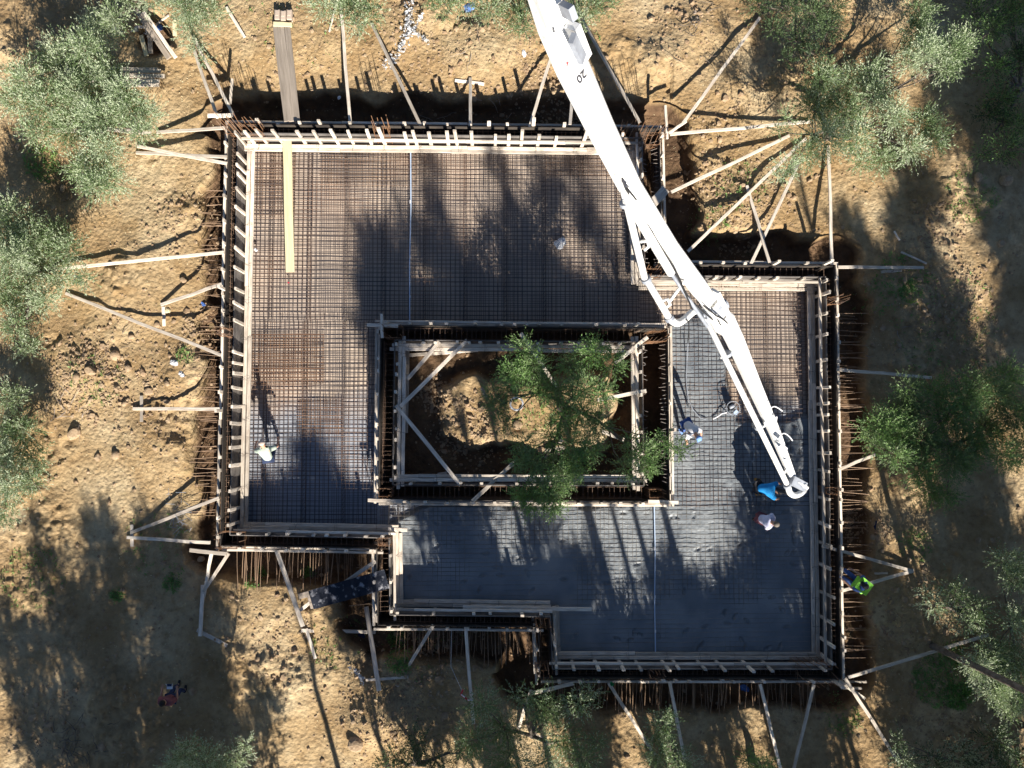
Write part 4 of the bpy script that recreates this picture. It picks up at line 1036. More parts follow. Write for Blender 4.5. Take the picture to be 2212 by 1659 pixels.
def person(label, loc, head_deg, bend=0.2, shirt='white', trousers='navy', shoes='black', hair='hairk', hat=None, arms=None, legs=None, pelvis_h=0.93, vest=None, turn=0.0, side=0.0):
    """loc = feet on the ground; local +Y is forward"""
    e = empty('person', loc, label, 'person')
    e.rotation_euler = (0, 0, R(head_deg))
    def rt(v): return Vector(v)
    pel = Vector((0, -0.35 * math.sin(bend), pelvis_h))
    up = Vector((math.sin(side), math.sin(bend), math.cos(bend))).normalized()
    rtv = Vector((1, 0, 0)); fw = up.cross(rtv) * -1
    waist = pel + up * 0.16; chest = pel + up * 0.36; neckb = pel + up * 0.52; neck = neckb + up * 0.07
    hd = (up + Vector((0, 0.25, 0.15))).normalized()
    head0 = neck + hd * 0.06; head1 = head0 + hd * 0.08; head2 = head1 + hd * 0.07
    arms = arms or {}
    nodes = []; edges = []
    def N(p, r, par=None):
        nodes.append((tuple(p), r)); i = len(nodes) - 1
        if par is not None: edges.append((par, i))
        return i
    ip = N(pel, 0.12); iw = N(waist, 0.115, ip); ic = N(chest, 0.135, iw); inb = N(neckb, 0.085, ic); ink = N(neck, 0.052, inb)
    h0 = N(head0, 0.07, ink); h1 = N(head1, 0.092, h0); h2 = N(head2, 0.07, h1)
    fwd = hd.cross(rtv) * -1
    fwd = Vector((0, 1, 0)) - hd * hd.y; fwd.normalize()
    N(head0 + fwd * 0.105 + hd * 0.02, 0.014, h0)              # nose
    for sx in (-1, 1):
        N(head0 + rtv * sx * 0.088 + hd * 0.02, 0.016, h0)     # ears
    clothesT = [(tuple(pel - up * 0.04), 0.175), (tuple(waist), 0.175), (tuple(chest), (0.20, 0.20)), (tuple(neckb + up * 0.01), 0.10)]
    ceT = [(0, 1), (1, 2), (2, 3)]
    hands = []
    for sx, key in ((-1, 'L'), (1, 'R')):
        sh = chest + up * 0.12 + rtv * sx * 0.18
        a = arms.get(key, ((sx * 0.30, 0.15, -0.22), (sx * 0.22, 0.40, -0.30)))
        el = sh + Vector(a[0]).normalized() * 0.29
        wr = el + (sh + Vector(a[1]) - el).normalized() * 0.25
        si = N(sh, 0.064, ic); ei = N(el, 0.048, si); wi = N(wr, 0.034, ei)
        pd = (wr - el).normalized(); pm = wr + pd * 0.075; pi_ = N(pm, 0.03, wi)
        cr = pd.cross(Vector((0, 0, 1))).normalized()
        for k in range(4):
            o = cr * (k - 1.5) * 0.022; ln = [0.065, 0.078, 0.074, 0.055][k]
            f1 = N(pm + o + pd * 0.035, 0.0095, pi_); f2 = N(pm + o + pd * (0.035 + ln * 0.5) + Vector((0, 0, -0.01)), 0.0085, f1); N(pm + o + pd * (0.035 + ln) + Vector((0, 0, -0.035)), 0.0075, f2)
        t1 = N(wr + pd * 0.03 + cr * 0.035 * sx, 0.011, wi); N(wr + pd * 0.075 + cr * 0.055 * sx, 0.009, t1)
        b0 = len(clothesT); clothesT.append((tuple(sh), 0.115)); clothesT.append((tuple(sh.lerp(el, 0.9)), 0.085)); ceT += [(2, b0), (b0, b0 + 1)]
        if arms.get('long'):
            clothesT.append((tuple(wr), 0.042)); ceT.append((b0 + 1, b0 + 2))
        hands.append(wr + pd * 0.1)
    legs = legs or {'L': ((-0.12, 0.10, 0), 0.0), 'R': ((0.12, -0.05, 0), 0.0)}
    cl = [(tuple(pel), 0.155)]; ce = []; shoesn = []
    for sx, key in ((-1, 'L'), (1, 'R')):
        f = Vector(legs[key][0]); hip = pel + rtv * sx * 0.095 - Vector((0, 0, 0.05))
        an = f + Vector((0, 0, 0.085)); kn = (hip + an) / 2 + Vector((0, max(0.02, math.sqrt(max(0, 0.43 ** 2 - ((an - hip).length / 2) ** 2))), 0)) + rtv * sx * legs[key][1]
        hi = N(hip, 0.085, ip); ki = N(kn, 0.058, hi); ai = N(an, 0.038, ki); N(f + Vector((0, 0.14, 0.035)), 0.032, ai)
        b0 = len(cl); cl += [(tuple(hip), 0.105), (tuple(kn), 0.078), (tuple(an + Vector((0, 0, 0.03))), 0.062)]; ce += [(0, b0), (b0, b0 + 1), (b0 + 1, b0 + 2)]
        shoesn.append(([(tuple(f + Vector((0, -0.05, 0.05))), 0.052), (tuple(f + Vector((0, 0.08, 0.045))), 0.052), (tuple(f + Vector((0, 0.18, 0.035))), 0.04), (tuple(f + Vector((0, -0.03, 0.22 if shoes == 'tan' else 0.10))), 0.065)], [(0, 1), (1, 2), (0, 3)]))
    skinmesh('body', nodes, edges, M['skin'], e)
    skinmesh('shirt', clothesT, ceT, M[shirt], e, 2)
    skinmesh('trousers', cl, ce, M[trousers], e)
    for (n_, e_) in shoesn: skinmesh('boot' if shoes == 'tan' else 'shoe', n_, e_, M[shoes], e)
    def local_ball(name, c, r, m, flat=None, rot=None):
        mb = MB(); mb.ball((0, 0, 0), r, 14, 9)
        me = bpy.data.meshes.new(name); me.from_pydata(mb.v, [], mb.f); me.polygons.foreach_set('use_smooth', [True] * len(me.polygons))
        o = link(name, me, M[m], e); o.location = c
        o.rotation_euler = hd.to_track_quat('Z', 'Y').to_euler()
        return o
    if hat:
        local_ball('cap', head2 + hd * 0.01 - fwd * 0.01, (0.108, 0.108, 0.085), hat)
        mb = MB(); c = head2 + fwd * 0.10
        mb.beam(c - fwd * 0.03, c + fwd * 0.08, 0.16, 0.015, up=hd)
        me = bpy.data.meshes.new('cap_peak'); me.from_pydata(mb.v, [], mb.f); link('cap_peak', me, M[hat], e)
    elif hair:
        local_ball('hair', head1 + hd * 0.025 - fwd * 0.018, (0.102, 0.108, 0.10), hair)
    if vest:
        v_ = [(tuple(pel + up * 0.05), 0.195), (tuple(waist), 0.195), (tuple(chest), 0.225), (tuple(neckb - up * 0.01), 0.11)]
        skinmesh('vest', v_, [(0, 1), (1, 2), (2, 3)], M[vest], e, 2)
    return e, hands
def feet(u, v, z): p = P(u, v, z); return (p.x, p.y, z)
person('worker in a sage shirt bending over the western mesh, head facing up the picture', feet(592, 974, 0.17), 8, 0.75, 'sage', 'navy', 'black', None, 'pinkc',
       arms={'L': ((-0.35, 0.0, -0.35), (-0.18, 0.35, -0.45)), 'R': ((0.35, 0.05, -0.3), (0.2, 0.38, -0.45))}, pelvis_h=0.78, legs={'L': ((-0.18, 0.05, 0), 0), 'R': ((0.2, 0.12, 0), 0)})
person('worker in blue and white beside the courtyard tree, bending over the concrete', feet(1476, 928, 0.17), -150, 0.8, 'whitepl', 'denim', 'blueb', None, 'blueb',
       arms={'L': ((-0.2, 0.2, -0.4), (-0.1, 0.35, -0.6)), 'R': ((0.2, 0.2, -0.4), (0.1, 0.35, -0.6))})
person('worker in a bright blue shirt bending under the tip of the boom', feet(1636, 1052, 0.18), -100, 0.95, 'azure', 'darkc', 'tan', 'hairk', None,
       arms={'L': ((-0.2, 0.4, -0.3), (-0.05, 0.55, -0.55)), 'R': ((0.2, 0.4, -0.3), (0.05, 0.55, -0.55))}, legs={'L': ((-0.26, -0.1, 0), 0.02), 'R': ((0.24, 0.0, 0), 0.02)})
person('grey-haired worker in a white shirt standing below the boom tip', feet(1632, 1116, 0.19), -112, 0.45, 'whitec', 'maroon', 'black', 'hairg', None,
       arms={'L': ((-0.14, 0.05, -0.5), (-0.08, 0.25, -0.6)), 'R': ((0.14, 0.05, -0.5), (0.08, 0.25, -0.6))})
person('worker in a lime green vest sitting on the timber outside the east formwork', feet(1828, 1250, 0.3), 52, 0.15, 'denim', 'denim', 'black', None, 'darkc', vest='lime', pelvis_h=0.82, legs={'L': ((-0.12, 0.62, 0.42), 0.03), 'R': ((0.12, 0.5, 0.36), 0.03)},
       arms={'L': ((-0.15, 0.3, -0.3), (-0.05, 0.5, -0.25)), 'R': ((0.15, 0.3, -0.3), (0.05, 0.5, -0.25))})
pg = PG(394, 1486)
e6, hands6 = person('man in a maroon shirt holding a drone controller on the bare ground', (pg.x, pg.y, pg.z), -6, 0.12, 'maroon', 'navy', 'black', 'hairk', None,
       arms={'L': ((-0.16, 0.1, -0.5), (-0.06, 0.36, -0.22)), 'R': ((0.16, 0.1, -0.5), (0.06, 0.36, -0.22))})
hm = (hands6[0] + hands6[1]) / 2; hw = Matrix.Rotation(R(-6), 3, 'Z') @ hm + Vector(e6.location)
ce = empty('drone_controller', hw, 'white controller held by the man in maroon', 'controller')
m_ = MB()
m_.beam(hw + Vector((-0.09, 0, 0)), hw + Vector((0.09, 0, 0)), 0.10, 0.03)
m_.build('casing', M['whitepl'], ce)
m_ = MB(); m_.beam(hw + Vector((-0.075, 0.085, 0.03)), hw + Vector((0.075, 0.085, 0.03)), 0.08, 0.012); m_.build('phone', M['navy'], ce)
for sx in (-1, 1):
    m_ = MB(); m_.tube([hw + Vector((sx * 0.07, 0.04, 0)), hw + Vector((sx * 0.11, 0.13, 0.05))], 0.01, 6); m_.build('antenna', M['whitepl'], ce)

# ------------------------------------------------------------------ tools and litter
def machine():
    c = P(1576, 882, 0.2)
    e = empty('concrete_vibrator', c, 'small grey motor with a round guard standing on the wet mesh', 'vibrator')
    m_ = MB()
    n = 20
    for r, z in ((0.24, 0.05), (0.24, 0.42)):
        m_.tube([(c.x + r * math.cos(2 * PI * k / n), c.y + r * math.sin(2 * PI * k / n), c.z + z) for k in range(n + 1)], 0.013, 6)
    for a in (0.3, 1.9, 3.4, 5.0): m_.tube([(c.x + 0.24 * math.cos(a), c.y + 0.24 * math.sin(a), c.z), (c.x + 0.24 * math.cos(a), c.y + 0.24 * math.sin(a), c.z + 0.42)], 0.013, 6)
    m_.tube([(c.x - 0.24, c.y, c.z + 0.05), (c.x + 0.24, c.y, c.z + 0.05)], 0.012, 6); m_.tube([(c.x, c.y - .24, c.z + 0.05), (c.x, c.y + .24, c.z + 0.05)], 0.012, 6)
    m_.build('guard_frame', M['grey'], e)
    m_ = MB(); m_.beam(c + Vector((-0.12, 0.02, 0.2)), c + Vector((0.08, 0.10, 0.2)), 0.2, 0.22); m_.build('engine', M['darkc'], e)
    m_ = MB(); m_.cyl(c + Vector((-0.1, 0.02, 0.32)), c + Vector((0.06, 0.1, 0.32)), 0.07, 12); m_.build('fuel_tank', M['grey'], e, smooth=True)
    m_ = MB(); m_.beam(c + Vector((0.10, -0.2, 0.24)), c + Vector((0.2, -0.1, 0.24)), 0.14, 0.12); m_.build('air_filter', M['bluepipe'], e)
    pts = [c + Vector((-0.15, -0.15, 0.15)), P(1560, 893, 0.3), P(1550, 900, 0.24), P(1540, 905, 0.22)]
    m_ = MB(); m_.tube(pts, 0.022, 8); m_.build('drive_hose', M['whitepl'], e)
machine()
m_ = MB(); m_.tube([P(*q) for q in [(1486, 742, 0.4), (1484, 780, 0.25), (1482, 820, 0.23), (1486, 860, 0.23), (1497, 885, 0.23), (1512, 902, 0.23), (1526, 907, 0.24)]], 0.015, 6)
tag(m_.build('thin_hose', M['grey']), 'thin grey hose snaking over the wet mesh left of the boom', 'hose')
for (u0, v0, u1, v1, lb) in [(887, 325, 885, 697, 'straight pale blue pipe crossing the northern mesh'), (1413, 1090, 1416, 1412, 'straight pale blue pipe crossing the wet concrete')]:
    m_ = MB(); a = P(u0, v0, 0.25); b = P(u1, v1, 0.25); m_.tube([a, a.lerp(b, 0.33) + Vector((0.02, 0, 0)), a.lerp(b, 0.66) - Vector((0.015, 0, 0)), b], 0.022, 8)
    e = empty('level_pipe', a, lb, 'pipe', 'level pipes on the mesh')
    m_.build('tube', M['bluepipe'], e)
    for t in (0.3, 0.62, 0.85):
        q = a.lerp(b, t); m_ = MB(); d = (b - a).normalized(); m_.cyl(q - d * 0.05, q + d * 0.05, 0.03, 8); m_.build('sleeve', M['whitepl'], e)
def crumple(u, v, r, m, label, cat, name, z=None, n=2, asp=(1, 1, 0.5)):
    p = PG(u, v, 0) if z is None else P(u, v, z)
    mb = MB()
    for k in range(n):
        o = Vector((random.uniform(-r, r) * 0.6, random.uniform(-r, r) * 0.6, r * asp[2] * 0.6))
        nb = MB(); nb.ball((0, 0, 0), (r * asp[0], r * asp[1], r * asp[2]), 9, 6)
        vs = [Vector(q) * random.uniform(0.65, 1.25) + p + o for q in nb.v]; mb.add(vs, nb.f)
    return tag(mb.build(name, M[m]), label, cat)
crumple(1210, 527, 0.17, 'clear', 'crumpled clear plastic bag on the northern mesh', 'plastic bag', 'plastic_bag', 0.2, 3, (1, .8, .5))
crumple(1216, 513, 0.06, 'deadb', 'small pale lump just above the plastic bag', 'debris', 'debris_lump', 0.2)
crumple(623, 610, 0.025, 'redpl', 'little red and white scrap on the mesh near the plank end', 'litter', 'scrap', 0.2)
crumple(553, 540, 0.05, 'whitepl', 'little white scrap on the mesh near the west wall', 'litter', 'scrap', 0.2)
crumple(438, 657, 0.07, 'bluepl', 'blue rag caught in the western rods', 'rag', 'rag')
crumple(362, 672, 0.10, 'plank', 'yellow rag beside the short stake', 'rag', 'rag')
crumple(1128, 118, 0.12, 'whitepl', 'small white plastic bag on the sunlit north mound', 'plastic bag', 'plastic_bag', None, 2, (.6, 1, .4))
crumple(733, 212, 0.06, 'whitepl', 'pink and white ribbon in the north trench', 'ribbon', 'ribbon')
crumple(393, 808, 0.08, 'clear', 'silvery scrap between the stones on the west side', 'litter', 'scrap')
crumple(376, 783, 0.10, 'clear', 'silvery scrap beside the small hole on the west side', 'litter', 'scrap')
crumple(1606, 1487, 0.13, 'bluepl', 'blue rag on the bank below the bottom wall', 'rag', 'rag')
crumple(1893, 1137, 0.13, 'navy', 'dark blue bag at the foot of the eastern mound', 'bag', 'bag', None, 2, (.7, 1.3, .5))
crumple(1160, 757, 0.10, 'clear', 'white rag knotted among the courtyard leaves', 'rag', 'rag', 2.2)
crumple(780, 1372, 0.09, 'navy', 'dark and white wrapper below the black ramp', 'litter', 'wrapper')
crumple(345, 58, 0.12, 'bluepl', 'blue bag lying on the timber pile', 'bag', 'bag')
crumple(395, 65, 0.08, 'redpl', 'red scrap beside the timber pile', 'litter', 'scrap')
crumple(1016, 17, 0.16, 'bluepl', 'blue-grey sheet under the top centre leaves', 'sheet', 'sheet')
c = P(1321, 1476, 1.2); m_ = MB(); m_.tube([c, c + Vector((0, 0, 0.09))], [0.05, 0.065], 14, False)
vs = [c + Vector((0.05 * math.cos(k * PI / 7), 0.05 * math.sin(k * PI / 7), 0)) for k in range(14)]; m_.add(vs, [tuple(range(14))])
tag(m_.build('green_cup', M['greenpl']), 'small green cup on the bottom wall timber', 'cup')
# warning tape on a string
c = P(1000, 1495, 0.8); e = empty('warning_tape', PG(1000, 1500), 'red and white tape hanging below the middle south wall', 'tape')
for k, pts in enumerate([[(1000, 1490, .85), (996, 1500, .8), (1004, 1506, .8)], [(996, 1500, .8), (1010, 1512, .75), (1020, 1513, .75)]]):
    m_ = MB(); m_.tube([P(*q) for q in pts], 0.03, 4); m_.build('tape_strip', M['redpl'], e)
    m_ = MB(); m_.tube([P(q[0], q[1], q[2] + 0.04) for q in pts[1:]], 0.022, 4); m_.build('tape_band', M['whitepl'], e)
m_ = MB(); m_.tube([P(975, 1360, 1.0), P(974, 1440, 0.8), P(998, 1492, 0.8)], 0.006, 4); m_.build('string', M['whitepl'], e)
# tangled silver sheeting strips
def tangle(pts, label, n=90, r=0.10, m='clear', name='tangled_sheeting', cat='plastic sheeting'):
    P3 = [PG(u, v, 0.12) for (u, v) in pts]; mb = MB()
    for k in range(n):
        t = random.random() * (len(P3) - 1); i = int(t); q = P3[i].lerp(P3[i + 1], t - i) + Vector((random.gauss(0, r), random.gauss(0, r), random.uniform(-0.05, 0.12)))
        a = Vector((random.gauss(0, 1), random.gauss(0, 1), random.gauss(0, .6))).normalized() * random.uniform(0.02, 0.06); b = Vector((random.gauss(0, 1), random.gauss(0, 1), random.gauss(0, .6))).normalized() * random.uniform(0.015, 0.05)
        mb.add([q - a - b, q + a - b, q + a * .6 + b, q - a + b * .7], [(0, 1, 2, 3)])
    return tag(mb.build(name, M[m]), label, cat, kind='stuff')
tangle([(885, 10), (884, 60), (865, 110), (838, 150)], 'long tangle of shredded silver sheeting above the north trench', 260, 0.09)
tangle([(862, 112), (893, 68), (912, 38)], 'second silver tangle branching right from the long one', 110, 0.05)
tangle([(880, 62), (905, 80), (925, 94)], 'short dark tangle crossing the silver ones', 70, 0.04)
tangle([(756, 1436), (775, 1452), (790, 1474)], 'speckled black and white band below the black ramp boards', 70, 0.05)
tangle([(318, 60), (322, 78), (340, 92)], 'beaded white strip hanging in the timber pile', 50, 0.03)
tangle([(1500, 20), (1498, 60)], 'pale broken twigs in the top dark tree', 10, 0.05, 'deadb')
# bottles, ring, blocks in courtyard
n = 18; c = P(1116, 872, 1.0); m_ = MB(); m_.tube([(c.x + 0.22 * math.cos(2 * PI * k / n), c.y + 0.22 * math.sin(2 * PI * k / n), c.z - 0.05) for k in range(n + 1)], 0.035, 8)
tag(m_.build('white_ring', M['whitepl']), 'white rim of a barrel under the courtyard tree', 'barrel')
for k, (a, b, c_, d_) in enumerate([(1176, 973, 1218, 966), (1178, 981, 1216, 976)]):
    board(a, b, c_, d_, ['upper', 'lower'][k] + ' short grey board stacked under the courtyard tree', 0.14, 0.05, 'oldplank', dz=0.15)

# ------------------------------------------------------------------ stones
def stone_mesh(seed, name='boulder'):
    rr = random.Random(seed); mb = MB(); mb.ball((0, 0, 0), (1, 1, 1), 10, 7)
    ax = [Vector((rr.gauss(0, 1), rr.gauss(0, 1), rr.gauss(0, 1))).normalized() for _ in range(9)]
    lim = [rr.uniform(0.62, 0.95) for _ in ax]; vs = []
    for q in mb.v:
        q = Vector(q)
        for a, l in zip(ax, lim):
            dd = q.dot(a)
            if dd > l: q -= a * (dd - l)
        vs.append(tuple(q))
    me = bpy.data.meshes.new(name); me.from_pydata(vs, [], mb.f); me.materials.append(M['rock']); return me
SM = [stone_mesh(i) for i in range(5)]
for (u, v, s, lb) in [(197, 801, 0.22, 'large pale stone above the fallen twigs on the west side'), (166, 814, 0.14, 'pale stone left of the large one in the western heap'),
                     (162, 937, 0.26, 'big white boulder alone below the western hole'), (250, 768, 0.2, 'flat pale stone right of the western heap'),
                     (322, 846, 0.17, 'round stone above the level west brace'), (278, 795, 0.15, 'stone near the bent dry twigs'),
                     (398, 605, 0.17, 'stone casting a dark shadow on the upper west bank'), (340, 702, 0.12, 'stone beside the short stake board'),
                     (285, 728, 0.13, 'stone at the top right of the western heap'), (270, 872, 0.13, 'grey stone just left of the level west brace'),
                     (251, 983, 0.17, 'stone in dappled shade below the white boulder'), (435, 1208, 0.15, 'stone under the south-west corner timbers'),
                     (1307, 128, 0.17, 'pale stone left of the boom on the north bank'), (1214, 50, 0.12, 'small stone in the shade of the top leaves'),
                     (1554, 303, 0.13, 'stone at the edge of the north-east recess'), (1535, 305, 0.10, 'smaller stone left of the recess stone'),
                     (2110, 385, 0.22, 'stone at the edge of the right hand wood'), (2170, 390, 0.28, 'larger stone below the right hand wood'),
                     (1893, 1150, 0.13, 'stone in the eastern mound'), (1884, 1160, 0.11, 'lower stone in the eastern mound'),
                     (1964, 1208, 0.10, 'round stone right of the board triangle'), (945, 1395, 0.14, 'stone above the lower south bank'),
                     (770, 1605, 0.32, 'boulder beside the shadowed hollow at the bottom'), (1062, 1470, 0.12, 'stone between the south braces'),
                     (962, 1545, 0.16, 'pale stone on the shaded south bank'), (1118, 918, 0.2, 'orange boulder under the courtyard tree'),
                     (946, 876, 0.09, 'small stone on the rim of the courtyard mound'), (1230, 905, 0.17, 'tan boulder in the courtyard tree shade'),
                     (1195, 915, 0.13, 'smaller tan boulder next to the courtyard one')]:
    o = bpy.data.objects.new('boulder', SM[hash(lb) % 1 + random.randrange(5)]); COL.objects.link(o)
    p = PG(u, v, s * 0.25); o.location = p; o.scale = (s, s * random.uniform(.7, 1), s * random.uniform(.55, .8)); o.rotation_euler = (random.uniform(-.3, .3), 0, random.uniform(0, 6))
    tag(o, lb, 'stone', 'larger stones lying around the works')
# loose clods: nobody could count them
def clods():
    V = []; Q = []; base = []
    mb = MB(); mb.ball((0, 0, 0), 1.0, 6, 4); bv = np.array(mb.v); tri = []
    for f in mb.f:
        tri.append((f[0], f[1], f[2]));
        if len(f) == 4: tri.append((f[0], f[2], f[3]))
    tri = np.array(tri)
    cl = [(180, 820, 95, 620), (300, 760, 120, 260), (330, 900, 90, 160), (1190, 150, 80, 420), (1240, 190, 70, 260), (1600, 420, 100, 420), (1560, 250, 60, 120), (940, 850, 40, 260), (1010, 930, 80, 500),
          (2060, 640, 90, 500), (2120, 760, 80, 260), (2040, 480, 60, 260), (860, 1530, 120, 600), (930, 1400, 90, 240), (1890, 1150, 45, 260), (620, 1400, 110, 200), (1970, 1330, 90, 260), (2030, 1560, 110, 300),
          (900, 80, 130, 420), (1100, 120, 120, 260), (400, 480, 80, 200), (440, 700, 50, 260), (100, 1560, 90, 200), (1480, 60, 90, 200), (600, 110, 110, 120), (1700, 180, 90, 160), (1530, 380, 50, 160), (1620, 500, 50, 120)]
    pts = []
    for (u, v, r, n) in cl:
        for _ in range(n):
            a = random.uniform(0, 2 * PI); q = r * math.sqrt(random.random()) * random.uniform(0.7, 1.25)
            pts.append((u + q * math.cos(a), v + q * math.sin(a)))
    for _ in range(5200): pts.append((random.uniform(0, 2212), random.uniform(0, 1659)))
    pts = np.array(pts); d0 = (pts - np.array([CU, CV]))
    # to world at z .6
    c = np.stack([(pts[:, 0] - CU) / F, -(pts[:, 1] - CV) / F, -np.ones(len(pts))], 1) @ RM.T
    t = (CAMH - 0.6) / -c[:, 2]; X = c[:, 0] * t; Y = c[:, 1] * t
    ok = ~inside(offset_poly(OUT, [0.25] * 10), X, Y) | inside(offset_poly(CYI, [-0.3] * 4), X, Y)
    X = X[ok]; Y = Y[ok]; Z = ground_z(X, Y); n = len(X)
    s = np.clip(RS.lognormal(-3.35, 0.5, n), 0.012, 0.15)
    rot = RS.rand(n) * 6.28; cs, sn = np.cos(rot), np.sin(rot)
    jit = 1 + RS.uniform(-0.3, 0.3, (n, len(bv)))
    vx = bv[None] * jit[..., None] * s[:, None, None] * np.stack([np.ones(n), RS.uniform(.6, 1, n), RS.uniform(.45, .8, n)], 1)[:, None]
    x = vx[..., 0] * cs[:, None] - vx[..., 1] * sn[:, None] + X[:, None]; y = vx[..., 0] * sn[:, None] + vx[..., 1] * cs[:, None] + Y[:, None]; z = vx[..., 2] + Z[:, None] + s[:, None] * 0.15
    V = np.stack([x, y, z], -1).reshape(-1, 3); Q = (tri[None] + (np.arange(n) * len(bv))[:, None, None]).reshape(-1, 3)
    tag(link('loose_clods', npmesh('loose_clods', V, Q), M['rock']), 'crumbled earth clods and pebbles scattered over the ground', 'rubble', kind='stuff')
clods()
# dry twigs on the ground
def twigs(label, u, v, r, n, name='dry_twigs'):
    mb = MB()
    for k in range(n):
        a = random.uniform(0, 6.28); uu = u + random.gauss(0, r); vv = v + random.gauss(0, r); ln = random.uniform(15, 50); pts = []
        for j in range(5): pts.append(PG(uu, vv, random.uniform(0.03, 0.14))); a += random.uniform(-.5, .5); uu += ln / 4 * math.cos(a); vv += ln / 4 * math.sin(a)
        mb.tube(pts, [0.012, 0.011, 0.009, 0.007, 0.004], 5)
    tag(mb.build(name, M['bark'] if n > 14 else M['deadb']), label, 'twigs', kind='stuff')
twigs('thin dry twigs scattered over the western stone heap', 205, 780, 45, 16)
twigs('pale snapped branches at the edge of the western hole', 150, 895, 22, 12)
twigs('brush of dark twigs at the bottom left', 150, 1610, 45, 40)
twigs('dry twigs on the north bank', 1560, 75, 50, 18)
twigs('wire and laths in the north trench', 1010, 235, 60, 12)
twigs('sticks on the shaded eastern ground', 1960, 720, 60, 10)
# bundle of wire netting heaps at the south-west rods
mb = MB(); b0 = PG(395, 1110)
for k in range(26):
    a = Vector((b0.x + random.uniform(-.35, .35), b0.y + random.uniform(-.6, .8), b0.z + random.uniform(0.1, .5))); mb.tube([a, a + Vector((random.uniform(-.4, .4), random.uniform(-.4, .4), random.uniform(-.2, .2)))], 0.008, 4)
tag(mb.build('wire_tangle', M['grey']), 'loose tangle of grey wire beside the lower western trench', 'wire', kind='stuff')

# ------------------------------------------------------------------ plants
def leaves(blobs, dens, ll=0.085, lw=0.026, spr=0.30, k=11, up=0.25, seed=0, mats=(0.55, 0.45), shell=0.35):
    """blobs: (x,y,z,r). returns numpy verts, quads, material index"""
    rs = np.random.RandomState(seed + 5)
    VV = []; MI = []
    for (x, y, z, r) in blobs:
        n = max(10, int(dens * r * r * 3.0))
        d = rs.normal(size=(n, 3)); d[:, 2] += 0.45; d /= np.linalg.norm(d, axis=1)[:, None]
        q = r * (shell + (1 - shell) * rs.rand(n) ** 0.7) * (0.75 + 0.5 * rs.rand(n))
        sub = 0.8 + 0.35 * np.sin(d[:, 0] * 5 + x * 3) * np.cos(d[:, 1] * 6 + y * 2)
        c = np.array([x, y, z]) + d * (q * sub)[:, None] * np.array([1, 1, 0.75])
        sd = d + rs.normal(size=(n, 3)) * 0.45; sd[:, 2] += up; sd /= np.linalg.norm(sd, axis=1)[:, None]
        sl = spr * (0.6 + 0.8 * rs.rand(n)) * min(1.0, 0.55 + r)
        for j in range(k):
            t = (j + rs.rand(n)) / k
            o = c + sd * (sl * t)[:, None]
            ld = rs.normal(size=(n, 3)); ld -= sd * (ld * sd).sum(1)[:, None]; ld /= np.linalg.norm(ld, axis=1)[:, None] + 1e-6
            ld = ld * 0.6 + sd * 0.9; ld /= np.linalg.norm(ld, axis=1)[:, None]
            up_ = rs.normal(size=(n, 3)) * 0.7 + np.array([0, 0, 1.0])
            wv = np.cross(ld, up_); wv /= np.linalg.norm(wv, axis=1)[:, None] + 1e-6
            L = ll * (0.6 + 0.7 * rs.rand(n))[:, None]; W = lw * (0.7 + 0.6 * rs.rand(n))[:, None]
            VV.append(np.stack([o, o + ld * L * 0.45 + wv * W * 0.5, o + ld * L, o + ld * L * 0.45 - wv * W * 0.5], 1))
            MI.append((rs.rand(n) > np.clip(mats[0] + 0.5 * np.sin(x * 2.3 + y * 1.7) * 0.5 + 0.25 * np.sin(d[:, 0] * 4 + d[:, 1] * 3 + x), 0.03, 0.97)).astype(int))
    V = np.concatenate(VV).reshape(-1, 3); n = len(V) // 4
    return V, np.arange(n * 4).reshape(-1, 4), np.concatenate(MI)

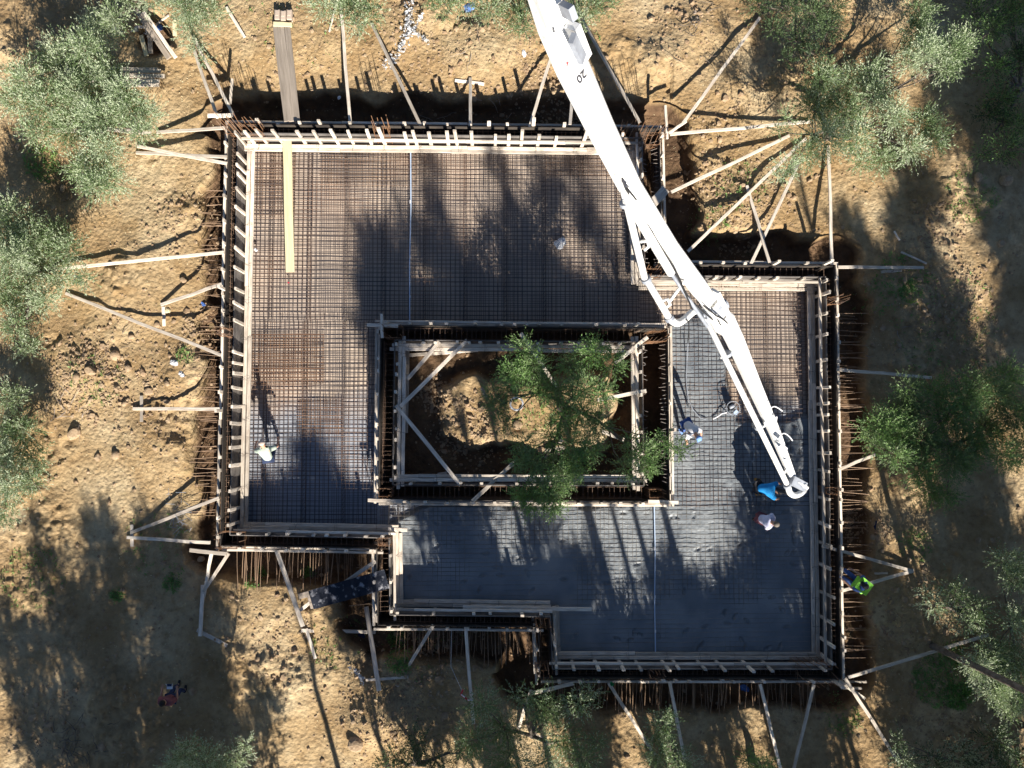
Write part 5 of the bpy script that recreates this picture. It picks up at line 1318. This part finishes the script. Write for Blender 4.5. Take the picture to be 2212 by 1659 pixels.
def tree(label, base_uv, blobs, zc=3.0, dens=260, mats=('leafA', 'leafB'), mix=0.55, group='olive trees around the works', name='olive_tree', seed=0, ll=0.085, lw=0.026, trunk_r=0.13, world=False, dead=False, shell=0.2, spr=0.46, cat='tree'):
    """blobs: (u, v, r_px[, z]) measured crown clumps"""
    rr = random.Random(seed); Bw = []
    for b in blobs:
        if world: Bw.append(b)
        else:
            z = b[3] if len(b) > 3 else zc + rr.uniform(-0.75, 0.55)
            p = P(b[0], b[1], z); r = b[2] * (CAMH - z) / F
            Bw.append((p.x, p.y, z, r * 0.80))
    bs = Vector(base_uv) if world else None
    if bs is None:
        p = P(base_uv[0], base_uv[1], 0.6); bs = Vector((p.x, p.y, gz(p.x, p.y)))
    e = empty(name, bs, label, cat, group)
    V, Q, mi = leaves(Bw, dens if world else dens * 1.2, seed=seed, ll=ll, lw=lw, mats=(mix, 0), shell=shell, spr=spr)
    V = V - np.array(bs)
    link('crown', npmesh('crown', V, Q, mi), [M[mats[0]], M[mats[1]]], e)
    mb = MB(); fork = bs + Vector((rr.uniform(-.1, .1), rr.uniform(-.1, .1), min(1.2, zc * 0.35)))
    if world: fork = bs + Vector((0, 0, max(1.0, min(b[2] for b in Bw) * 0.7)))
    mb.tube([bs - Vector((0, 0, 0.3)), bs + Vector((0.03, 0, 0.1)), bs.lerp(fork, 0.5) + Vector((0.05, 0.03, 0)), fork], [trunk_r * 1.5, trunk_r * 1.2, trunk_r, trunk_r * 0.8], 9)
    tk = mb.build('trunk', M['bark'], e, smooth=True)
    br = MB(); nl = min(4, len(Bw)); cen = [Vector(Bw[int(i * len(Bw) / nl)][:3]) for i in range(nl)]
    for _ in range(4):
        grp = [[] for _ in cen]
        for q in Bw: grp[min(range(nl), key=lambda k: (Vector(q[:3]) - cen[k]).length)].append(q)
        cen = [sum((Vector(q[:3]) for q in g), Vector()) / len(g) if g else c for g, c in zip(grp, cen)]
    for g, cc in zip(grp, cen):
        if not g: continue
        el = fork.lerp(cc, 0.72); el.z = fork.z + (cc.z - fork.z) * 0.45; kn = fork.lerp(el, 0.5) + Vector((rr.uniform(-.12, .12), rr.uniform(-.12, .12), 0.1))
        br.tube([fork - Vector((0, 0, .05)), kn, el], [trunk_r * 0.55, trunk_r * 0.42, trunk_r * 0.3], 7)
        for (x, y, z, r) in g:
            c = Vector((x, y, z)); s0 = kn.lerp(el, rr.uniform(0.3, 1)); m1 = s0.lerp(c, 0.5) + Vector((rr.uniform(-.12, .12), rr.uniform(-.12, .12), -0.1))
            br.tube([s0, m1, c + Vector((0, 0, r * 0.2))], [trunk_r * 0.22, trunk_r * 0.14, 0.006], 5)
            for k in range(5):
                d = Vector((rr.gauss(0, 1), rr.gauss(0, 1), rr.uniform(0, 1))).normalized()
                q = m1.lerp(c, rr.uniform(0.5, 1)); br.tube([q, q + d * r * 0.6 + Vector((0, 0, .05)), q + d * r * 1.1], [0.012, 0.008, 0.004], 4)
    br.build('branches', M['bark'], tk, smooth=True)
    return e

tree('large pale olive filling the upper left, over the timber stack', (180, 250), [(130, 130, 50), (185, 105, 42), (60, 170, 42), (30, 215, 36), (95, 225, 58), (165, 195, 55), (238, 168, 38), (280, 235, 46), (325, 250, 30), (150, 275, 48), (215, 255, 50), (75, 285, 30), (225, 320, 42), (190, 360, 44), (240, 390, 40), (205, 400, 34), (220, 65, 42), (270, 200, 40), (305, 285, 26), (210, 150, 40)], 2.2, 300, mix=0.4, seed=1)
tree('olive cut by the top edge above the timber pile', (360, -20), [(325, 0, 26), (408, 12, 44), (455, 25, 34), (418, 60, 36), (250, 40, 32), (275, 0, 28), (370, -30, 36), (425, 100, 18), (440, 130, 14)], 2.3, 260, mix=0.42, seed=2)
tree('small leafy clump at the top edge right of the walkway', (760, -40), [(700, 15, 34), (760, 18, 40), (800, 25, 30), (750, -20, 45), (770, 55, 20)], 2.4, 230, mix=0.5, seed=3)
tree('sprawling shrub branches at the top edge left of the boom', (1070, -60), [(960, 12, 30), (1010, 0, 35), (1060, 15, 38), (1110, 30, 34), (1150, 5, 30), (1130, 55, 26), (930, -5, 20)], 2.0, 230, mix=0.7, seed=4)
tree('leafy branches at the top edge just right of the boom', (1290, -50), [(1235, 20, 22), (1270, 15, 32), (1305, 5, 28), (1255, 45, 20)], 2.2, 230, mix=0.7, seed=5)
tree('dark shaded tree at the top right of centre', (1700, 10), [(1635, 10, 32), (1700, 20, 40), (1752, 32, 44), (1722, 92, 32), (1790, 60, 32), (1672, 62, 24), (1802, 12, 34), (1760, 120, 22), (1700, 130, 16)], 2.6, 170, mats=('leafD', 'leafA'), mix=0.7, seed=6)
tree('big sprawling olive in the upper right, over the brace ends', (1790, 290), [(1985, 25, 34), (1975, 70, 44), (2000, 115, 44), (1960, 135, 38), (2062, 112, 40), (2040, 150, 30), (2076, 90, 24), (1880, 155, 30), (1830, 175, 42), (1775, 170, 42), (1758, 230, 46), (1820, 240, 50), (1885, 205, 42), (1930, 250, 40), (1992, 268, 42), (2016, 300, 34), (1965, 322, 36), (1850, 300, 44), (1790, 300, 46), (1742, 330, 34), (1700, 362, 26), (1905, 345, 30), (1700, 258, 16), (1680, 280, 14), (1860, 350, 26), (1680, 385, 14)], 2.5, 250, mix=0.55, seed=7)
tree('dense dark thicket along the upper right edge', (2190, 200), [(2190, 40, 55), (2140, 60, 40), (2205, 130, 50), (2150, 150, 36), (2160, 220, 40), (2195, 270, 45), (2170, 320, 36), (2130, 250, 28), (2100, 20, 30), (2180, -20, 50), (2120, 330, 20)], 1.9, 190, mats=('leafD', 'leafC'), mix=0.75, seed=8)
tree('olive at the left edge of mid height, beside the long brace', (80, 590), [(30, 465, 42), (70, 520, 46), (122, 512, 38), (28, 560, 48), (90, 580, 50), (152, 540, 36), (182, 600, 22), (42, 640, 46), (100, 650, 32), (30, 705, 32), (62, 750, 24), (10, 515, 38), (-10, 620, 50), (130, 600, 28)], 1.9, 280, mix=0.45, seed=9)
tree('grey green olive low on the left edge', (10, 1000), [(22, 860, 32), (50, 930, 40), (15, 985, 42), (75, 985, 30), (30, 1045, 42), (72, 1040, 26), (12, 1105, 30), (-20, 930, 50), (90, 1010, 14)], 2.0, 280, mix=0.42, seed=10)
tree('large dark green olive at the right edge of mid height', (2040, 960), [(2020, 850, 40), (2085, 960, 50), (2085, 860, 44), (2150, 860, 46), (1935, 930, 44), (1900, 920, 44), (1950, 885, 48), (1990, 950, 54), (2050, 900, 50), (2110, 835, 46), (2168, 815, 42), (2195, 900, 46), (2130, 930, 48), (2060, 1000, 46), (1985, 1015, 42), (2010, 1060, 32), (1935, 985, 30), (2165, 985, 36), (1885, 960, 20), (2045, 1072, 24), (2205, 970, 40), (1865, 930, 14), (1960, 840, 28)], 2.5, 270, mats=('leafA', 'leafC'), mix=0.72, seed=11)
tree('pale olive in the lower right edge', (2160, 1450), [(2172, 1210, 32), (2195, 1250, 32), (2192, 1340, 32), (2142, 1410, 44), (2195, 1425, 36), (2150, 1480, 44), (2182, 1520, 34), (2112, 1440, 30), (2205, 1480, 30)], 2.4, 280, mix=0.45, seed=12)
tree('dim grey olive between the mounds of the lower right', (2060, 1310), [(2060, 1285, 40), (2018, 1310, 28), (2108, 1318, 36), (2085, 1345, 26), (2000, 1280, 18)], 1.8, 130, mix=0.5, seed=13)
tree('wide dark shrubs in the bottom right corner', (2100, 1640), [(2080, 1630, 36), (2150, 1600, 38), (2190, 1650, 46), (2020, 1650, 36), (1955, 1642, 26), (2110, 1670, 40), (1940, 1600, 16)], 2.0, 190, mats=('leafD', 'leafB'), mix=0.65, seed=14)
tree('bushy olive at the bottom centre, under the step corner', (1150, 1570), [(1040, 1520, 38), (1090, 1570, 42), (1022, 1600, 42), (1180, 1530, 42), (1250, 1520, 30), (1212, 1590, 44), (1262, 1640, 40), (1100, 1640, 46), (1172, 1650, 40), (1145, 1500, 22), (1275, 1495, 18), (1115, 1500, 16), (1290, 1600, 20)], 2.6, 200, mats=('leafA', 'leafB'), mix=0.75, seed=15)
tree('small leafy tree at the bottom right of centre', (1450, 1640), [(1430, 1570, 30), (1420, 1620, 36), (1472, 1650, 32), (1440, 1545, 16)], 2.4, 230, mats=('leafA', 'leafB'), mix=0.5, seed=16)
tree('low bush at the bottom edge between two braces', (1630, 1650), [(1612, 1640, 24), (1645, 1652, 26)], 1.6, 200, mats=('leafC', 'leafA'), mix=0.4, seed=17)
tree('silvery young olive at the bottom left edge', (430, 1690), [(400, 1632, 32), (440, 1650, 40), (378, 1660, 28), (512, 1640, 26), (482, 1665, 26), (410, 1612, 16), (530, 1610, 14)], 2.8, 260, mats=('leafB', 'leafA'), mix=0.75, seed=18)
tree('shaded low shrub left of the bottom centre olive', (900, 1640), [(850, 1632, 26), (902, 1602, 30), (880, 1650, 32), (942, 1640, 28), (1000, 1620, 24), (830, 1655, 20)], 1.5, 150, mats=('leafD', 'leafA'), mix=0.6, seed=19)
tree('green olive growing inside the courtyard and leaning over its walls', (1210, 880), [(1132, 755, 26, 2.8), (1108, 808, 34, 2.6), (1150, 790, 34, 2.8), (1072, 878, 24, 2.2), (1062, 850, 18, 2.2), (1280, 762, 34, 3.4), (1322, 785, 30, 3.4), (1232, 788, 30, 3.0), (1262, 838, 36, 3.4), (1302, 850, 32, 3.4), (1252, 895, 32, 3.2), (1290, 920, 30, 3.2), (1240, 960, 34, 3.0), (1278, 968, 28, 3.0), (1130, 958, 22, 2.8), (1152, 1000, 34, 3.0), (1122, 990, 22, 3.0), (1180, 1062, 38, 3.3), (1148, 1080, 30, 3.2), (1220, 1030, 34, 3.3), (1195, 1092, 24, 3.3), (1120, 1066, 18, 3.2), (1362, 955, 20, 3.2), (1390, 978, 32, 3.4), (1352, 1012, 26, 3.2), (1440, 960, 24, 3.5), (1472, 968, 16, 3.5), (1400, 1010, 22, 3.3), (1170, 830, 34, 2.4), (1205, 850, 30, 2.7), (1218, 905, 34, 2.9), (1190, 940, 24, 2.6), (1248, 1000, 28, 3.2), (1090, 915, 18, 2.2), (1100, 850, 22, 2.2), (1205, 1000, 26, 2.9)], 3.0, 300, mats=('leafA', 'leafC'), mix=0.62, seed=20, group=None)

# ------- tall trees standing just outside the picture, south and east; only their shade falls into it
def tall(label, target, z0, z1, rad, seed, dens=30, extra=()):
    """target = shadow position (u, v) at the slab level of the crown centre"""
    zc = (z0 + z1) / 2; s = P(target[0], target[1], 0.1); k = 1 / math.tan(SUN_EL)
    bx = s.x - SHX * k * zc; by = s.y - SHY * k * zc
    rr = random.Random(seed); bl = []
    n = max(4, int((z1 - z0) * rad * 2.0))
    for i in range(n):
        z = z0 + (z1 - z0) * (i + 0.5) / n; q = rad * (1 - 0.45 * abs((z - zc) / (z1 - z0) * 2)) ; a = rr.uniform(0, 6.28); d = q * rr.uniform(0.1, 0.8)
        bl.append((bx + d * math.cos(a), by + d * math.sin(a), z, q * rr.uniform(0.40, 0.62)))
    u_, v_ = UV(np.array([b[0] for b in bl]), np.array([b[1] for b in bl]), np.array([b[2] for b in bl]))
    off = all((a < -30 or a > 2242 or b < -30 or b > 1690) for a, b in zip(u_, v_))
    bp_ = UV(np.array([bx]), np.array([by]), np.array([0.6])); print('tall', label, 'BASE', int(bp_[0][0]), int(bp_[1][0]), 'OFF' if off else 'IN FRAME', [(int(a), int(b)) for a, b in zip(u_[:3], v_[:3])])
    tree(label, (bx, by, 0.4), bl, zc, dens, mats=('leafD', 'leafA'), mix=0.6, seed=seed, ll=0.14, lw=0.055, trunk_r=0.10, world=True, group='tall trees beyond the lower edge', shell=0.1, spr=0.5)
TT = [((870, 860), 8, 14.5, 1.5, 'the strip left of the courtyard'), ((1010, 1220), 5.5, 10, 1.7, 'the slab under the courtyard'), ((1230, 1350), 4.5, 8.5, 1.9, 'the step corner'), ((1500, 1400), 4, 7.5, 1.9, 'the south end'), ((1700, 1180), 6, 10.5, 1.5, 'the boom tip'),
      ((1670, 1010), 9, 12, 1.3, 'the concrete front'), ((1000, 1330), 5, 7.5, 1.8, 'the lower slab'), ((1620, 1350), 4.5, 7, 1.6, 'the south-east slab'), ((720, 1170), 7, 11, 1.5, 'the south-west mesh'), ((600, 1120), 8, 10, 1.2, 'the sage worker'),
      ((830, 610), 12.5, 14.5, 1.5, 'the northern mesh left part'), ((1010, 620), 12.5, 14.5, 1.6, 'the northern mesh middle part'), ((1200, 640), 12.5, 14, 1.4, 'the northern mesh right part'),
      ((400, 1330), 5.5, 9.5, 2.0, 'the bare ground by the south-west corner'), ((200, 1450), 5, 8.5, 2.1, 'the bare ground at left'), ((260, 1230), 6.5, 9, 1.5, 'the lower stone field'), ((430, 1540), 4, 7.0, 2.0, 'the man in maroon'), ((290, 1600), 4, 6, 1.8, 'the bottom left'), ((30, 1380), 6, 8.5, 1.3, 'the left edge'), ((900, 1460), 4.5, 7, 1.5, 'the lower south bank'),
      ((1880, 900), 8, 11, 1.0, 'the right olive edge'), ((1900, 740), 8, 12, 1.9, 'the eastern ground'), ((2060, 780), 9.5, 12, 1.3, 'the east path'), ((2120, 1180), 6, 9.5, 2.0, 'the right slope'), ((1930, 1420), 4, 7.5, 2.0, 'the south-east corner'), ((2120, 1380), 5, 7.5, 1.7, 'the lower right olive'), ((2130, 1580), 3.5, 6.5, 1.8, 'the bottom right'), ((1720, 1560), 3.5, 6.5, 2.0, 'the bottom bank'), ((1500, 1570), 3.5, 6.5, 1.8, 'the bottom bank braces'), ((1250, 1530), 3.5, 6.5, 1.6, 'the step trench'),
      ((2110, 240), 8, 13, 2.0, 'the upper right thicket'), ((1960, 480), 8, 12, 1.4, 'the north-east slope'), ((2170, 60), 8, 13, 1.8, 'the top right corner'), ((2050, 20), 8, 13, 1.6, 'the top right leaves'), ((2160, 420), 8, 12, 1.5, 'the right edge stones'),
      ((1850, 520), 9, 11, 1.0, 'the east wing corner'), ((1060, 790), 11.5, 13.0, 1.15, 'the courtyard mound'), ((1900, 200), 9.5, 12, 1.0, 'the upper right clearing'),
      ((930, 400), 13, 14.5, 0.8, 'the upper mesh, left'), ((1085, 390), 13, 15, 0.8, 'the upper mesh, centre'), ((1250, 430), 13, 15, 0.9, 'the upper mesh, right'), ((1650, 1200), 6, 9, 1.2, 'the lit streaks by the white shirt'), ((900, 530), 13, 14.5, 1.1, 'the northern mesh beside the blue pipe'), ((1110, 520), 13, 14.5, 1.0, 'the northern mesh centre'), ((1290, 560), 12.5, 14, 1.0, 'the northern mesh by the boom'), ((1180, 400), 13.5, 15, 0.8, 'the northern mesh near the plastic bag'),
      ((1990, 780), 10, 12.5, 1.4, 'the earth above the right olive'), ((2200, 780), 9.5, 12, 1.3, 'the far right bank'), ((1870, 1230), 6, 9, 1.3, 'the board triangle'), ((2000, 1560), 3.5, 7, 1.8, 'the lower right slope'), ((2180, 700), 9, 12, 1.3, 'the far right clods'), ((1020, 1480), 4, 7, 1.5, 'the red tape bank'),
      ((2200, 480), 9, 12, 1.6, 'the upper right edge'), ((1640, 100), 12, 14, 0.9, 'the top bank right of the boom'), ((560, 1500), 4, 6, 1.0, 'the lower mound'), ((120, 1600), 4, 6.5, 1.4, 'the bottom left corner'), ((100, 1200), 6.5, 8.5, 1.1, 'the left field')]
for i, (t, z0, z1, r, w_) in enumerate(TT):
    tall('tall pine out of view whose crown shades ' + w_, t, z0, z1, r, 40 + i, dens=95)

# weeds and thin grass: uncountable ground cover
def weeds(name, label, spots, m, n_per, size, seed):
    rs = np.random.RandomState(seed); U = []
    for (u, v, r, n) in spots:
        a = rs.rand(n) * 6.28; q = r * np.sqrt(rs.rand(n)); U.append(np.stack([u + q * np.cos(a), v + q * np.sin(a)], 1))
    U = np.concatenate(U)
    c = np.stack([(U[:, 0] - CU) / F, -(U[:, 1] - CV) / F, -np.ones(len(U))], 1) @ RM.T
    t = (CAMH - 0.6) / -c[:, 2]; X = c[:, 0] * t; Y = c[:, 1] * t
    ok = ~inside(offset_poly(OUT, [0.2] * 10), X, Y) | inside(CYI, X, Y); X = X[ok]; Y = Y[ok]; Z = ground_z(X, Y)
    VV = []
    for j in range(n_per):
        n = len(X); d = rs.normal(size=(n, 3)); d[:, 2] = np.abs(d[:, 2]) * 0.7 + 0.3; d /= np.linalg.norm(d, axis=1)[:, None]
        o = np.stack([X, Y, Z], 1) + rs.normal(size=(n, 3)) * 0.03; wv = np.cross(d, rs.normal(size=(n, 3))); wv /= np.linalg.norm(wv, axis=1)[:, None]
        L = size * (0.5 + rs.rand(n))[:, None]; W = L * 0.3
        VV.append(np.stack([o, o + d * L * .5 + wv * W * .5, o + d * L, o + d * L * .5 - wv * W * .5], 1))
    V = np.concatenate(VV).reshape(-1, 3)
    tag(link(name, npmesh(name, V, np.arange(len(V)).reshape(-1, 4)), M[m]), label, 'weeds', kind='stuff')
weeds('green_weeds', 'fresh green weeds growing in patches on the earth', [(2035, 1470, 60, 420), (2070, 1500, 30, 200), (2060, 1410, 26, 60), (860, 1430, 26, 160), (850, 1400, 20, 90), (540, 1255, 18, 90), (650, 1248, 16, 70), (365, 1262, 20, 60), (245, 1290, 14, 50), (80, 345, 40, 160), (1990, 1180, 40, 60), (1950, 600, 60, 140), (1900, 640, 40, 60), (1830, 1560, 40, 80), (1600, 400, 60, 60), (1540, 480, 40, 50), (200, 820, 60, 60), (720, 1390, 60, 40), (1150, 870, 60, 90), (330, 1180, 80, 60), (60, 1250, 70, 90), (2100, 420, 60, 120), (1240, 90, 60, 60), (640, 40, 120, 40), (395, 770, 20, 30), (2050, 700, 120, 160), (1960, 620, 20, 60), (900, 1380, 100, 60)], 'leafC', 7, 0.09, 3)
weeds('dry_grass', 'straw coloured dry grass and leaf litter on the earth', [(300, 480, 160, 260), (600, 90, 160, 200), (200, 1100, 200, 360), (400, 1500, 220, 260), (1000, 90, 200, 260), (1560, 200, 140, 200), (2000, 700, 180, 360), (2000, 1450, 160, 260), (700, 1450, 140, 200), (1100, 880, 130, 260), (430, 190, 60, 120)], 'plank', 3, 0.05, 4)
